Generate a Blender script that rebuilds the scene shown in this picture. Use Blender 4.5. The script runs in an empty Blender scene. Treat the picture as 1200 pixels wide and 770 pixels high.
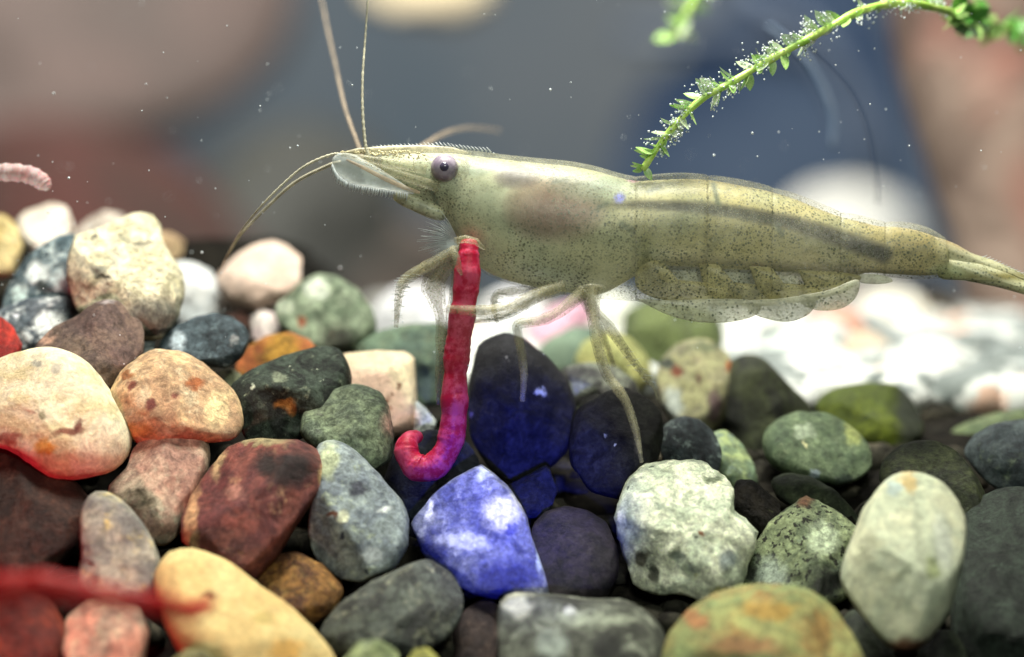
import bpy, math, random
from mathutils import Vector, noise
# One Blender unit is one centimetre here: a shrimp of about 5 cm on aquarium pebbles.
scene = bpy.context.scene
scene.unit_settings.system = 'METRIC'
scene.unit_settings.scale_length = 0.01
col = scene.collection
R = math.radians

# ------------------------------------------------------------------ camera
DIST, FPX, PITCH = 15.0, 3000.0, R(6.0)
FWD = Vector((0, math.cos(PITCH), -math.sin(PITCH)))
UP = Vector((0, math.sin(PITCH), math.cos(PITCH)))
RIGHT = Vector((1, 0, 0))
CAM = -DIST * FWD
cam_data = bpy.data.cameras.new('camera')
cam_data.lens, cam_data.sensor_width = 90.0, 36.0
cam_data.clip_start, cam_data.clip_end = 0.1, 500.0
cam_data.dof.use_dof = True
cam_data.dof.focus_distance = DIST - 0.15
cam_data.dof.aperture_fstop = 0.19
cam = bpy.data.objects.new('camera', cam_data)
col.objects.link(cam)
cam.location = CAM
cam.rotation_euler = (R(90) - PITCH, 0, 0)
scene.camera = cam

# ------------------------------------------------------------------ world, lamps, exposure
world = bpy.data.worlds.new('World')
scene.world = world
world.use_nodes = True
world.node_tree.nodes['Background'].inputs[0].default_value = (0.75, 0.85, 0.8, 1)
world.node_tree.nodes['Background'].inputs[1].default_value = 0.012


def aim(o, target):
    o.rotation_euler = (Vector(target) - o.location).to_track_quat('-Z', 'Y').to_euler()


def area_lamp(name, loc, target, sx, sy, watts, color):
    d = bpy.data.lights.new(name, 'AREA')
    d.shape, d.size, d.size_y, d.energy, d.color = 'RECTANGLE', sx, sy, watts, color
    o = bpy.data.objects.new(name, d)
    col.objects.link(o)
    o.location = loc
    aim(o, target)
    return o


def spot_lamp(name, loc, target, deg, watts, color, radius=0.3, blend=1.0):
    d = bpy.data.lights.new(name, 'SPOT')
    d.spot_size, d.spot_blend, d.energy, d.color, d.shadow_soft_size = R(deg), blend, watts, color, radius
    o = bpy.data.objects.new(name, d)
    col.objects.link(o)
    o.location = loc
    aim(o, target)
    return o


# the tank lamp overhead, the camera-side flash, a strong lamp over the rear right
area_lamp('tank_lamp', (0.0, 0.5, 9.5), (0, 0.0, -0.4), 5.0, 2.2, 3000, (1.0, 0.97, 0.86))
area_lamp('flash_lamp', (2.0, -10.0, 6.5), (0, 0, 0), 2.2, 1.6, 640, (0.93, 1.0, 0.86))
spot_lamp('rear_lamp', (3.6, 8.5, 9.0), (2.6, 5.2, -0.8), 50, 4400, (1.0, 1.0, 0.97), 0.8)
area_lamp('backdrop_fill', (-4, 30, 30), (-2, 58, -2), 30, 10, 30000, (1.0, 0.96, 0.92))  # unseen lamp added to brighten the wall and rocks behind
# added coloured spots standing in for tinted reflections on the front glass
spot_lamp('blue_fill_spot', (0.3, -10.0, -0.6), (0.05, 0.1, -0.9), 8.6, 12500, (0.03, 0.05, 1.0), 0.15)
spot_lamp('red_fill_spot', (-4.6, -9.0, -2.8), (-2.8, -0.8, -1.5), 24, 2700, (1.0, 0.02, 0.06), 0.3)

vs = scene.view_settings
vs.view_transform, vs.look, vs.exposure, vs.gamma = 'Standard', 'None', 0.0, 1.0
scene.cycles.use_denoising = True
scene.cycles.max_bounces = 10
scene.cycles.transparent_max_bounces = 24


# ------------------------------------------------------------------ helpers
def P(px, py, d):
    """the place that lies d cm in front of the lens on the sight line of a picture point"""
    return CAM + d * FWD + ((px - 600) / FPX * d) * RIGHT - ((py - 385) / FPX * d) * UP


def lin(c):
    r = []
    for v in c[:3]:
        v /= 255.0
        r.append(v / 12.92 if v <= 0.04045 else ((v + 0.055) / 1.055) ** 2.4)
    return (r[0], r[1], r[2], 1.0)


def mesh_obj(name, verts, faces, mat, parent=None, origin=None, smooth=True):
    o0 = Vector(origin) if origin is not None else Vector((0, 0, 0))
    me = bpy.data.meshes.new(name)
    me.from_pydata([tuple(Vector(v) - o0) for v in verts], [], faces)
    me.update()
    if smooth:
        me.polygons.foreach_set('use_smooth', [True] * len(me.polygons))
    if mat:
        me.materials.append(mat)
    o = bpy.data.objects.new(name, me)
    col.objects.link(o)
    if parent is not None:
        o.parent = parent
        pl = parent.location
        if parent.parent is not None:
            pl = pl + parent.parent.location
        o.location = o0 - pl
    else:
        o.location = o0
    return o


def tag(o, label=None, cat=None, group=None, kind=None):
    if label: o['label'] = label
    if cat: o['category'] = cat
    if group: o['group'] = group
    if kind: o['kind'] = kind
    return o


def empty(name, loc):
    o = bpy.data.objects.new(name, None)
    o.empty_display_size = 0.2
    col.objects.link(o)
    o.location = loc
    return o


def spline(pts, n):
    """Catmull-Rom through tuples of any length"""
    out = []
    m = len(pts)
    for k in range(n):
        t = k / (n - 1) * (m - 1)
        i = min(int(t), m - 2)
        f = t - i
        p0, p1, p2, p3 = pts[max(i - 1, 0)], pts[i], pts[i + 1], pts[min(i + 2, m - 1)]
        out.append(tuple(0.5 * (2 * b + (c - a) * f + (2 * a - 5 * b + 4 * c - d) * f * f + (3 * b - a - 3 * c + d) * f ** 3)
                         for a, b, c, d in zip(p0, p1, p2, p3)))
    return out


def tube_geo(pts, radii, sides=8, verts=None, faces=None, flat=1.0):
    """swept tube with closed ends; appended to verts/faces"""
    verts = [] if verts is None else verts
    faces = [] if faces is None else faces
    base = len(verts)
    n = len(pts)
    prev = None
    for i in range(n):
        a, b = pts[max(i - 1, 0)], pts[min(i + 1, n - 1)]
        t = (Vector(b) - Vector(a))
        t = t.normalized() if t.length > 1e-9 else Vector((0, 0, 1))
        ref = prev if prev is not None else (FWD if abs(t.dot(FWD)) < 0.95 else RIGHT)
        s = t.cross(ref).cross(t)
        s = s.normalized() if s.length > 1e-6 else RIGHT
        prev = s
        q = t.cross(s)
        for k in range(sides):
            an = 2 * math.pi * k / sides
            verts.append(tuple(Vector(pts[i]) + radii[i] * (flat * math.cos(an) * s + math.sin(an) * q)))
    for i in range(n - 1):
        for k in range(sides):
            k2 = (k + 1) % sides
            faces.append((base + i * sides + k, base + i * sides + k2, base + (i + 1) * sides + k2, base + (i + 1) * sides + k))
    faces.append(tuple(base + k for k in reversed(range(sides))))
    faces.append(tuple(base + (n - 1) * sides + k for k in range(sides)))
    return verts, faces


def ball_geo(c, r, verts, faces, seg=8, rings=5):
    base = len(verts)
    c = Vector(c)
    verts.append(tuple(c + Vector((0, 0, r))))
    for i in range(1, rings):
        a = math.pi * i / rings
        for k in range(seg):
            b = 2 * math.pi * k / seg
            verts.append(tuple(c + r * Vector((math.sin(a) * math.cos(b), math.sin(a) * math.sin(b), math.cos(a)))))
    verts.append(tuple(c - Vector((0, 0, r))))
    last = len(verts) - 1
    for k in range(seg):
        k2 = (k + 1) % seg
        faces.append((base, base + 1 + k, base + 1 + k2))
        for i in range(rings - 2):
            q = base + 1 + i * seg
            faces.append((q + k, q + seg + k, q + seg + k2, q + k2))
        q = base + 1 + (rings - 2) * seg
        faces.append((q + k, last, q + k2))


# ------------------------------------------------------------------ materials
class NT:
    def __init__(self, name):
        self.m = bpy.data.materials.new(name)
        self.m.use_nodes = True
        self.t = self.m.node_tree
        self.b = self.t.nodes['Principled BSDF']
        self.out = self.t.nodes['Material Output']

    def n(self, kind, **kw):
        x = self.t.nodes.new(kind)
        for k, v in kw.items():
            setattr(x, k, v)
        return x

    def l(self, a, b):
        self.t.links.new(a, b)

    def coord(self, seed=0.0):
        c = self.n('ShaderNodeTexCoord')
        mp = self.n('ShaderNodeMapping')
        mp.inputs['Location'].default_value = (seed * 3.17, seed * 1.73 + 2, seed * 0.91 - 1)
        self.l(c.outputs['Object'], mp.inputs['Vector'])
        return mp.outputs['Vector']

    def noise(self, vec, scale, detail=6, rough=0.6, dist=0.0):
        x = self.n('ShaderNodeTexNoise')
        x.inputs['Scale'].default_value = scale
        x.inputs['Detail'].default_value = detail
        x.inputs['Roughness'].default_value = rough
        x.inputs['Distortion'].default_value = dist
        self.l(vec, x.inputs['Vector'])
        return x.outputs['Fac']

    def rng(self, v, a, b, c=0.0, d=1.0):
        x = self.n('ShaderNodeMapRange')
        x.interpolation_type = 'SMOOTHSTEP'
        for i, q in enumerate((a, b, c, d)):
            x.inputs[i + 1].default_value = q
        self.l(v, x.inputs[0])
        return x.outputs[0]

    def mix(self, f, a, b, mode='MIX'):
        x = self.n('ShaderNodeMix', data_type='RGBA', blend_type=mode)
        for sock, v in ((x.inputs[0], f), (x.inputs[6], a), (x.inputs[7], b)):
            if hasattr(v, 'is_linked'):
                self.l(v, sock)
            else:
                sock.default_value = v
        return x.outputs[2]

    def bump(self, h, strength, dist=0.02, normal=None):
        x = self.n('ShaderNodeBump')
        x.inputs['Strength'].default_value = strength
        x.inputs['Distance'].default_value = dist
        self.l(h, x.inputs['Height'])
        if normal is not None:
            self.l(normal, x.inputs['Normal'])
        return x.outputs[0]


_seed = [0]


def stone_mat(a, b, c=None, s=5.0, lo=0.42, hi=0.58, cr=(0.56, 0.64), speck=None, grain=0.5, rough=0.5, bump=0.75, dist=0.5, mott=0.6, vein=None, spots=None):
    """a, b: mottled ground colours; c: a third colour in patches; speck: (colour, threshold, scale); vein: colour of thin bands;
    spots: list of (x, y, z, radius, colour): stains and painted shade in the stone's own centimetres"""
    _seed[0] += 1
    t = NT('pebble_stone')
    v = t.coord(_seed[0])
    n1 = t.noise(v, s, 12, 0.68, dist)
    colr = t.mix(t.rng(n1, lo, hi), lin(a), lin(b))
    if c is not None:
        n2 = t.noise(v, s * 1.6 + 0.7, 12, 0.75, dist * 0.6)
        colr = t.mix(t.rng(n2, cr[0] - .04, cr[1] + .05, 0, .9), colr, lin(c))
    if vein is not None:
        w = t.n('ShaderNodeTexWave')
        w.inputs['Scale'].default_value = 2.2
        w.inputs['Distortion'].default_value = 7.0
        w.inputs['Detail'].default_value = 4.0
        w.inputs['Detail Scale'].default_value = 1.4
        t.l(v, w.inputs['Vector'])
        colr = t.mix(t.rng(w.outputs['Fac'], 0.8, 0.98, 0, 0.7), colr, lin(vein))
    if speck is not None:
        n3 = t.noise(v, speck[2], 3, 0.55, 0.2)
        colr = t.mix(t.rng(n3, speck[1], speck[1] + 0.05), colr, lin(speck[0]))
    if spots:
        co = t.n('ShaderNodeTexCoord').outputs['Object']
        wob = t.n('ShaderNodeTexNoise')
        wob.inputs['Scale'].default_value = 16.0
        wob.inputs['Detail'].default_value = 5.0
        wb = 0.09
        t.l(co, wob.inputs['Vector'])
        add = t.n('ShaderNodeVectorMath', operation='MULTIPLY_ADD')
        t.l(wob.outputs['Color'], add.inputs[0])
        add.inputs[1].default_value = (wb, wb, wb)
        t.l(co, add.inputs[2])
        for (sx, sz, rx, rz, sc) in spots:
            sub = t.n('ShaderNodeVectorMath', operation='SUBTRACT')
            t.l(add.outputs[0], sub.inputs[0])
            sub.inputs[1].default_value = (sx + 0.5 * wb, 0, sz + 0.5 * wb)
            ml = t.n('ShaderNodeVectorMath', operation='MULTIPLY')
            t.l(sub.outputs[0], ml.inputs[0])
            ml.inputs[1].default_value = (1 / rx, 0, 1 / rz)
            ln = t.n('ShaderNodeVectorMath', operation='LENGTH')
            t.l(ml.outputs[0], ln.inputs[0])
            colr = t.mix(t.rng(ln.outputs['Value'], 1.25, .45, 0.0, 0.92), colr, lin(sc))
    mid = t.noise(v, 11.0 + s, 12, 0.78, 0.4)
    colr = t.mix(mott, colr, t.mix(1.0, colr, t.mix(t.rng(mid, 0.36, 0.64), (0.3, 0.3, 0.32, 1), (1.7, 1.68, 1.62, 1)), 'MULTIPLY'))
    nf = t.noise(v, 34.0, 8, 0.8)
    colr = t.mix(grain, colr, t.mix(1.0, colr, t.mix(t.rng(nf, 0.3, 0.7), (0.25, 0.25, 0.25, 1), (1.9, 1.9, 1.9, 1)), 'MULTIPLY'))
    t.l(colr, t.b.inputs['Base Color'])
    t.b.inputs['Roughness'].default_value = rough
    t.b.inputs['Specular IOR Level'].default_value = 0.2
    nm = t.bump(n1, bump * 0.8, 0.05)
    nm = t.bump(mid, bump, 0.03, nm)
    nm = t.bump(nf, bump, 0.012, nm)
    t.l(nm, t.b.inputs['Normal'])
    return t.m


def flat_mat(name, c1, c2, s=3.0, rough=0.7, bump=0.3, lo=.4, hi=.6):
    t = NT(name)
    v = t.coord(7)
    n = t.noise(v, s, 6, 0.6, 0.4)
    t.l(t.mix(t.rng(n, lo, hi), lin(c1), lin(c2)), t.b.inputs['Base Color'])
    t.b.inputs['Specular IOR Level'].default_value = 0.05
    t.b.inputs['Roughness'].default_value = rough
    t.l(t.bump(n, bump, 0.05), t.b.inputs['Normal'])
    return t.m


# ------------------------------------------------------------------ the setting
# bed depth (distance from the lens) against picture height, for the mound on the left and the level bed on the right
TL = [(230, 19.0), (260, 18.2), (300, 17.7), (350, 17.0), (400, 16.3), (450, 15.8), (500, 15.35), (560, 15.0), (620, 14.7), (700, 14.2), (800, 13.7), (950, 13.0)]
TR = [(352, 26.0), (372, 23.5), (395, 20.5), (420, 18.8), (450, 17.4), (480, 16.4), (520, 15.7), (560, 15.2), (620, 14.7), (700, 14.2), (800, 13.7), (950, 13.0)]


def tab(T, y):
    if y <= T[0][0]: return T[0][1]
    for (a, b), (c, d) in zip(T, T[1:]):
        if y <= c: return b + (d - b) * (y - a) / (c - a)
    return T[-1][1]


def bed_sheet():
    verts, faces = [], []
    NX, NY = 60, 50
    for j in range(NY):
        for i in range(NX):
            x = -500 + 2200 * i / (NX - 1)
            f = min(max((x - 330) / 130.0, 0), 1)
            f = f * f * (3 - 2 * f)
            t = j / (NY - 1)
            yl = 268 + (950 - 268) * t
            yr = 360 + (950 - 360) * t
            y = yl * (1 - f) + yr * f
            d = tab(TL, yl) * (1 - f) + tab(TR, yr) * f
            p = P(x, y + 12, d + 0.35)
            p += Vector((0, 0, 0.05 * noise.noise(p * 2.5)))
            verts.append(tuple(p))
    for j in range(NY - 1):
        for i in range(NX - 1):
            a = j * NX + i
            faces.append((a, a + NX, a + NX + 1, a + 1))
    o = mesh_obj('gravel_ground', verts, faces, flat_mat('gap_shade_dark', (16, 15, 13), (28, 26, 22), 6.0, 0.9))  # ground coloured near-black to stand in for shade in the pebble gaps
    tag(o, kind='structure')
    return o


bed_sheet()


def box_geo(x0, x1, y0, y1, z0, z1):
    v = [(x, y, z) for z in (z0, z1) for y in (y0, y1) for x in (x0, x1)]
    f = [(0, 2, 3, 1), (4, 5, 7, 6), (0, 1, 5, 4), (2, 6, 7, 3), (0, 4, 6, 2), (1, 3, 7, 5)]
    return v, f


v, f = box_geo(-80, 80, -3.5, 78, -14.0, -13.0)
tag(mesh_obj('floor', v, f, flat_mat('table_grey', (70, 62, 56), (95, 88, 80), 0.15), smooth=False), kind='structure')
v, f = box_geo(-90, 90, 78, 80, -30, 80)
tag(mesh_obj('wall', v, f, flat_mat('wall_grey', (104, 119, 130), (122, 131, 137), 0.035, 0.9, 0.1), smooth=False), kind='structure')


# ------------------------------------------------------------------ pebbles
def stone(poly, d, mat, thick=0.85, tilt=0.45, lump=0.07, facets=4, soft=1, seed=1, nt=64, nf=32, name='pebble', rough=0.012, box=0.85):
    """a closed stone: outline poly (picture points), d cm from the lens, its own thickness, lean and lumps"""
    rnd = random.Random(seed)
    A = cx = cy = 0.0
    for (x0, y0), (x1, y1) in zip(poly, poly[1:] + poly[:1]):
        c = x0 * y1 - x1 * y0
        A += c; cx += (x0 + x1) * c; cy += (y0 + y1) * c
    cx /= 3 * A; cy /= 3 * A
    rad = []
    for k in range(nt):
        an = 2 * math.pi * k / nt
        dx, dy = math.cos(an), math.sin(an)
        best = 0
        for (x0, y0), (x1, y1) in zip(poly, poly[1:] + poly[:1]):
            ex, ey = x1 - x0, y1 - y0
            den = dx * ey - dy * ex
            if abs(den) < 1e-9: continue
            t = ((x0 - cx) * ey - (y0 - cy) * ex) / den
            u = ((x0 - cx) * dy - (y0 - cy) * dx) / den
            if t > 0 and -1e-6 <= u <= 1 + 1e-6: best = max(best, t)
        rad.append(best)
    for _ in range(soft):
        rad = [0.25 * rad[k - 1] + 0.5 * rad[k] + 0.25 * rad[(k + 1) % nt] for k in range(nt)]
    # second-order smooth outline for the front and back of the stone
    mean = sum(rad) / nt
    c2 = 2 / nt * sum(r * math.cos(4 * math.pi * k / nt) for k, r in enumerate(rad))
    s2 = 2 / nt * sum(r * math.sin(4 * math.pi * k / nt) for k, r in enumerate(rad))
    sm = [mean + c2 * math.cos(4 * math.pi * k / nt) + s2 * math.sin(4 * math.pi * k / nt) for k in range(nt)]
    px = d / FPX
    ext = sorted([max(rad) * px, min(rad) * px])
    T = thick * (0.35 * ext[1] + 0.65 * ext[0])
    org = P(cx, cy, d)
    loc = []
    for i in range(nf + 1):
        ph = -math.pi / 2 + math.pi * i / nf
        cr, sr = math.cos(ph), math.sin(ph)
        rr = abs(cr) ** box
        w = sr * sr
        for k in range(nt):
            an = 2 * math.pi * k / nt
            r = (rad[k] * (1 - w) + sm[k] * w) * rr * px
            loc.append(Vector((r * math.cos(an), T * math.copysign(abs(sr) ** 0.9, sr), -r * math.sin(an))))
    size = mean * px
    sv = Vector((seed * 7.3, seed * 3.1, seed * 1.7))
    for q in range(facets):
        nrm = Vector((rnd.uniform(-0.75, 0.75), -1 if q % 4 else 1, rnd.uniform(-0.55, 0.85))).normalized()
        sup = max(p.dot(nrm) for p in loc)
        lim = sup * rnd.uniform(0.64, 0.86)
        for p in loc:
            ex = p.dot(nrm) - lim
            if ex > 0: p -= nrm * ex * 0.9
    out = []
    for p in loc:
        n = p.normalized() if p.length > 1e-6 else Vector((0, 1, 0))
        dn = noise.noise(p * (1.6 / size) + sv) + 0.55 * noise.noise(p * (3.6 / size) + sv) + 0.3 * noise.noise(p * (7.5 / size) - sv)
        edge = 0.45 + 0.55 * abs(n.y)
        q = p + n * (lump * size * dn * edge)
        if rough: q += n * (rough * size * noise.noise(p * (14 / size) + sv))
        q.y += tilt * q.z
        out.append(org + q.x * RIGHT + q.y * FWD + q.z * UP)
    faces = []
    for i in range(nf):
        for k in range(nt):
            k2 = (k + 1) % nt
            a = i * nt
            if i == 0: faces.append((a + nt + k, a + nt + k2, 0))
            elif i == nf - 1: faces.append((a + k2, a + k, nf * nt))
            else: faces.append((a + k, a + nt + k, a + nt + k2, a + k2))
    # weld poles
    keep = {}
    vs2 = []
    def idx(i):
        if i < nt: i = 0
        if i >= nf * nt: i = nf * nt
        if i not in keep:
            keep[i] = len(vs2); vs2.append(out[i])
        return keep[i]
    faces = [tuple(idx(i) for i in fc) for fc in faces]
    return mesh_obj(name, vs2, faces, mat, None, org)


BED = 'pebbles of the tank bed'
FAR = 'blurred pebbles at the back of the tank'
SN = [100]


def peb(label, poly, d, mat, group=BED, **kw):
    SN[0] += 1
    kw.setdefault('seed', SN[0])
    kw.pop('bump', 0)
    A = cx = cy = 0.0
    for (x0, y0), (x1, y1) in zip(poly, poly[1:] + poly[:1]):
        c = x0 * y1 - x1 * y0
        A += c; cx += (x0 + x1) * c; cy += (y0 + y1) * c
    cx /= 3 * A; cy /= 3 * A
    sp = []
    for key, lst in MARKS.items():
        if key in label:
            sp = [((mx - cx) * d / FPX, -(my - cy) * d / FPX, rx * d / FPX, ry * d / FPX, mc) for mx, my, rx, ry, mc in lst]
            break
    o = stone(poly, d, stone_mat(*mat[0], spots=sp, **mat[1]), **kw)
    return tag(o, label, 'pebble', group)




def W(*a, **k):
    return (a, k)


# stains and flecks, with the shade of pits, cracks and hollows painted in: centre, half width, half height (picture points), colour
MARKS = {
    'large pitted white': [(185, 366, 38, 24, (120, 124, 116)), (109, 278, 5, 5, (48, 48, 46)), (126, 320, 12, 3, (46, 42, 34)), (190, 383, 28, 5, (30, 32, 28)), (166, 285, 16, 2.5, (120, 116, 100)), (120, 312, 12, 7, (150, 150, 135)), (141, 277, 2.5, 2.5, (110, 110, 90))],  # dark pit, crack and groove are shade painted as colour
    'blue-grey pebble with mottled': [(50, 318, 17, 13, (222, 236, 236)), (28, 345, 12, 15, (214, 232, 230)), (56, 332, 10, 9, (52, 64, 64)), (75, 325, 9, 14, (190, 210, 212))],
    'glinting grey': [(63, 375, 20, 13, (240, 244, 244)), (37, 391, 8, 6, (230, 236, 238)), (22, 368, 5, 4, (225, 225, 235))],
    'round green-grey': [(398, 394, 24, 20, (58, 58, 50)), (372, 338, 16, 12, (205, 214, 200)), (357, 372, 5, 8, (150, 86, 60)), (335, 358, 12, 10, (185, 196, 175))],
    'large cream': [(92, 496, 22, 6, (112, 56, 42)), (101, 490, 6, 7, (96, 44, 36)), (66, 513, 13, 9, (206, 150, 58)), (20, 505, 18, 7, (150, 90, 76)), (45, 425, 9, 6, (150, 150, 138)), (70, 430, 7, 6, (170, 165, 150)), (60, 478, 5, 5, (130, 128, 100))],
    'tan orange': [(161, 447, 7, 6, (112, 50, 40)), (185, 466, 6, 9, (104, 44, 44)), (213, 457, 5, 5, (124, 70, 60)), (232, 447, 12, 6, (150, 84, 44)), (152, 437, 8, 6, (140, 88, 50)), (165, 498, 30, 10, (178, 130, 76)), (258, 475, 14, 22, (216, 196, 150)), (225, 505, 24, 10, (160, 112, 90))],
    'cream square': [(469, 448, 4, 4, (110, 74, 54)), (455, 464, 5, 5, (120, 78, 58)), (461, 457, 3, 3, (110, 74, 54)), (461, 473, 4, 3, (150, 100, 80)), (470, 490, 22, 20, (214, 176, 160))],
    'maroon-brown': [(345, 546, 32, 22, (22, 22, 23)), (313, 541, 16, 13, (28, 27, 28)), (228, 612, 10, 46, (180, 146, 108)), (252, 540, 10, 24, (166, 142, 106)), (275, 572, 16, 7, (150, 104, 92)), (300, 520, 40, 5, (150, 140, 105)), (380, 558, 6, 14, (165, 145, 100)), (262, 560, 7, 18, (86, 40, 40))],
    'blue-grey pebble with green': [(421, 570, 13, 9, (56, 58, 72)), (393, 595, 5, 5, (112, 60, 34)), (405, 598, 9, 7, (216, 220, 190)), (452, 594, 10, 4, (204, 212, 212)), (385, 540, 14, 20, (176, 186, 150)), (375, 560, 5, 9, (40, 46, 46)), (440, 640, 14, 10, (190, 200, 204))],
    'angular blue': [(588, 598, 24, 20, (228, 230, 212)), (598, 616, 9, 8, (66, 72, 140)), (504, 598, 6, 13, (216, 220, 225)), (590, 668, 46, 24, (44, 50, 112)), (508, 640, 24, 26, (48, 54, 116)), (545, 630, 34, 9, (190, 196, 206)), (566, 560, 9, 7, (190, 200, 206)), (633, 650, 5, 16, (190, 205, 205))],  # dark blue patches paint the blue shadows low on this stone
    'white lumpy': [(750, 650, 9, 10, (50, 46, 34)), (765, 664, 6, 15, (46, 48, 40)), (790, 643, 10, 8, (126, 138, 126)), (848, 644, 13, 10, (130, 142, 142)), (838, 678, 11, 8, (156, 156, 100)), (818, 616, 4, 4, (134, 80, 50)), (735, 600, 7, 18, (150, 162, 140)), (835, 562, 16, 4, (96, 108, 84)), (770, 590, 8, 5, (150, 162, 146)), (808, 655, 7, 6, (150, 160, 150))],  # the dark pits are painted shade
    'speckled green-black': [(962, 674, 26, 20, (14, 16, 15)), (900, 672, 22, 22, (156, 170, 156)), (962, 628, 20, 18, (168, 182, 154)), (945, 590, 12, 8, (90, 62, 44)), (878, 668, 9, 12, (26, 28, 26))],  # the black hollow is painted shade
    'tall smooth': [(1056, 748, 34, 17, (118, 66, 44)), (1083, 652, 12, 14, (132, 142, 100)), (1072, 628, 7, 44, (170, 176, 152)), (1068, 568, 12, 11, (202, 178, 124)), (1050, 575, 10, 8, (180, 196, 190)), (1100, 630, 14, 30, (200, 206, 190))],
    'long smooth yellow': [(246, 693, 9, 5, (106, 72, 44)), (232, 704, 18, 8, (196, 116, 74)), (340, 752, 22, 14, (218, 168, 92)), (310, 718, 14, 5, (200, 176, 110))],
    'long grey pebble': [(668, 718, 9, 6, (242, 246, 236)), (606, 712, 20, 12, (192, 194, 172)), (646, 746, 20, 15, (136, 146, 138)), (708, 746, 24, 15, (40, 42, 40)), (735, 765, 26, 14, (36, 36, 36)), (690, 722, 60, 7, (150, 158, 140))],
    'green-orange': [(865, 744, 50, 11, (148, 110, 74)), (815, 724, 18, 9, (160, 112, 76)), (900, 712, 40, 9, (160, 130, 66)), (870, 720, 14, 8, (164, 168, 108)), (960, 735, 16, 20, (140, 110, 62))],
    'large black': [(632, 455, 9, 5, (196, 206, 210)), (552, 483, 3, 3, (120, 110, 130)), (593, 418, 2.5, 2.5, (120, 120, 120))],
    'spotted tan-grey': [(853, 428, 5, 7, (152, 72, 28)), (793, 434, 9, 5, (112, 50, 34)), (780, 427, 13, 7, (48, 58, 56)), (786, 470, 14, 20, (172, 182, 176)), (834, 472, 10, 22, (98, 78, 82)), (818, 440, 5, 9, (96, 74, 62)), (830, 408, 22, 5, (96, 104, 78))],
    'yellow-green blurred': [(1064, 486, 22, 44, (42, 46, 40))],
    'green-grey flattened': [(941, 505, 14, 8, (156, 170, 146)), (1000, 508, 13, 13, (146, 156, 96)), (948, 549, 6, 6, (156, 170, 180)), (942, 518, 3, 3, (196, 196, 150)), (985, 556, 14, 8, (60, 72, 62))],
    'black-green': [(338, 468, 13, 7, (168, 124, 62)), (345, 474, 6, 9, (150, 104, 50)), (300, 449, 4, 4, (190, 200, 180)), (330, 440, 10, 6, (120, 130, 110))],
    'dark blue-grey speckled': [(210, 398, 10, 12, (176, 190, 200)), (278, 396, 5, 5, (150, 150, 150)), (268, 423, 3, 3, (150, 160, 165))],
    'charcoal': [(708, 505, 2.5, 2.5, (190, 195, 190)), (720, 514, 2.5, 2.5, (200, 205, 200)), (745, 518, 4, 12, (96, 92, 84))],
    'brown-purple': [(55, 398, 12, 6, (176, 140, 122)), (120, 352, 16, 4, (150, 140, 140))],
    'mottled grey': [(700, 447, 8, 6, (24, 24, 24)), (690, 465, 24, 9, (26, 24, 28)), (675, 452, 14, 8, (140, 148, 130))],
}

# --- left mound, back to front
peb('yellowish cream pebble cut by the left picture edge, behind the blue-grey one', [(-35, 255), (0, 250), (18, 264), (28, 290), (18, 322), (-35, 335)], 16.8, W((205, 190, 140), (170, 150, 95), s=4))
peb('blurred bright white blocky pebble at the back of the left mound', [(18, 258), (33, 246), (60, 237), (77, 243), (84, 262), (82, 290), (45, 300), (30, 280)], 17.3, W((240, 232, 220), (215, 205, 190), s=4, grain=.22, mott=.3), box=.6, soft=1)
peb('pale pebble peeking out behind the big pitted white stone', [(82, 278), (100, 258), (120, 246), (142, 250), (155, 275), (120, 300), (95, 300)], 17.5, W((200, 190, 180), (160, 150, 140), s=4))
peb('small tan blurred pebble just right of the pitted white stone', [(180, 270), (200, 273), (216, 283), (214, 298), (200, 308), (182, 304)], 17.6, W((190, 165, 130), (165, 140, 110), s=5))
peb('blurred chalk white pebble between pitted stone and pinkish pebble', [(200, 306), (225, 307), (246, 318), (257, 338), (270, 362), (255, 380), (215, 382), (200, 350)], 17.1, W((238, 240, 240), (205, 212, 215), (150, 165, 175), s=3.5, grain=.22, mott=.3))
peb('pinkish white blurred pebble with the antennae tips before it', [(254, 322), (272, 303), (293, 288), (318, 280), (340, 281), (352, 294), (353, 330), (342, 352), (302, 364), (268, 357), (256, 338)], 16.95, W((226, 205, 190), (205, 180, 165), (235, 225, 215), s=3, grain=.2, mott=.2), facets=3, soft=1)
peb('tiny salmon pink pebble under the pinkish white one', [(264, 370), (278, 364), (292, 368), (293, 385), (275, 390)], 16.9, W((215, 160, 150), (190, 140, 130)))
peb('tiny bright white pebble left of the green-grey round one', [(293, 372), (305, 362), (320, 366), (327, 385), (318, 402), (296, 398)], 16.75, W((240, 230, 225), (220, 200, 200), grain=.22, mott=.3))
peb('round green-grey blurred pebble with rusty flecks beside the white ones', [(321, 357), (335, 347), (350, 330), (370, 320), (396, 325), (420, 341), (438, 362), (443, 388), (425, 412), (380, 418), (345, 400), (325, 380)], 16.55, W((150, 165, 140), (95, 110, 90), (60, 62, 52), s=4.5, speck=((150, 80, 50), .68, 14), lo=.42, hi=.58), lump=.06)
peb('blue-grey pebble with mottled white patches leaning on the pitted stone', [(4, 372), (6, 345), (18, 318), (38, 292), (62, 274), (88, 273), (108, 300), (110, 340), (95, 372), (55, 390), (15, 392)], 16.0, W((62, 80, 88), (110, 128, 135), (215, 232, 232), s=5, speck=((30, 42, 46), .6, 22), cr=(.54, .6)))
peb('glinting grey pebble with white blotches behind the red one', [(-5, 362), (30, 350), (70, 346), (98, 358), (88, 385), (62, 412), (22, 415), (-5, 395)], 15.7, W((105, 115, 122), (70, 80, 90), (235, 240, 240), s=6, cr=(.56, .58), rough=.3), tilt=.6)
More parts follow.
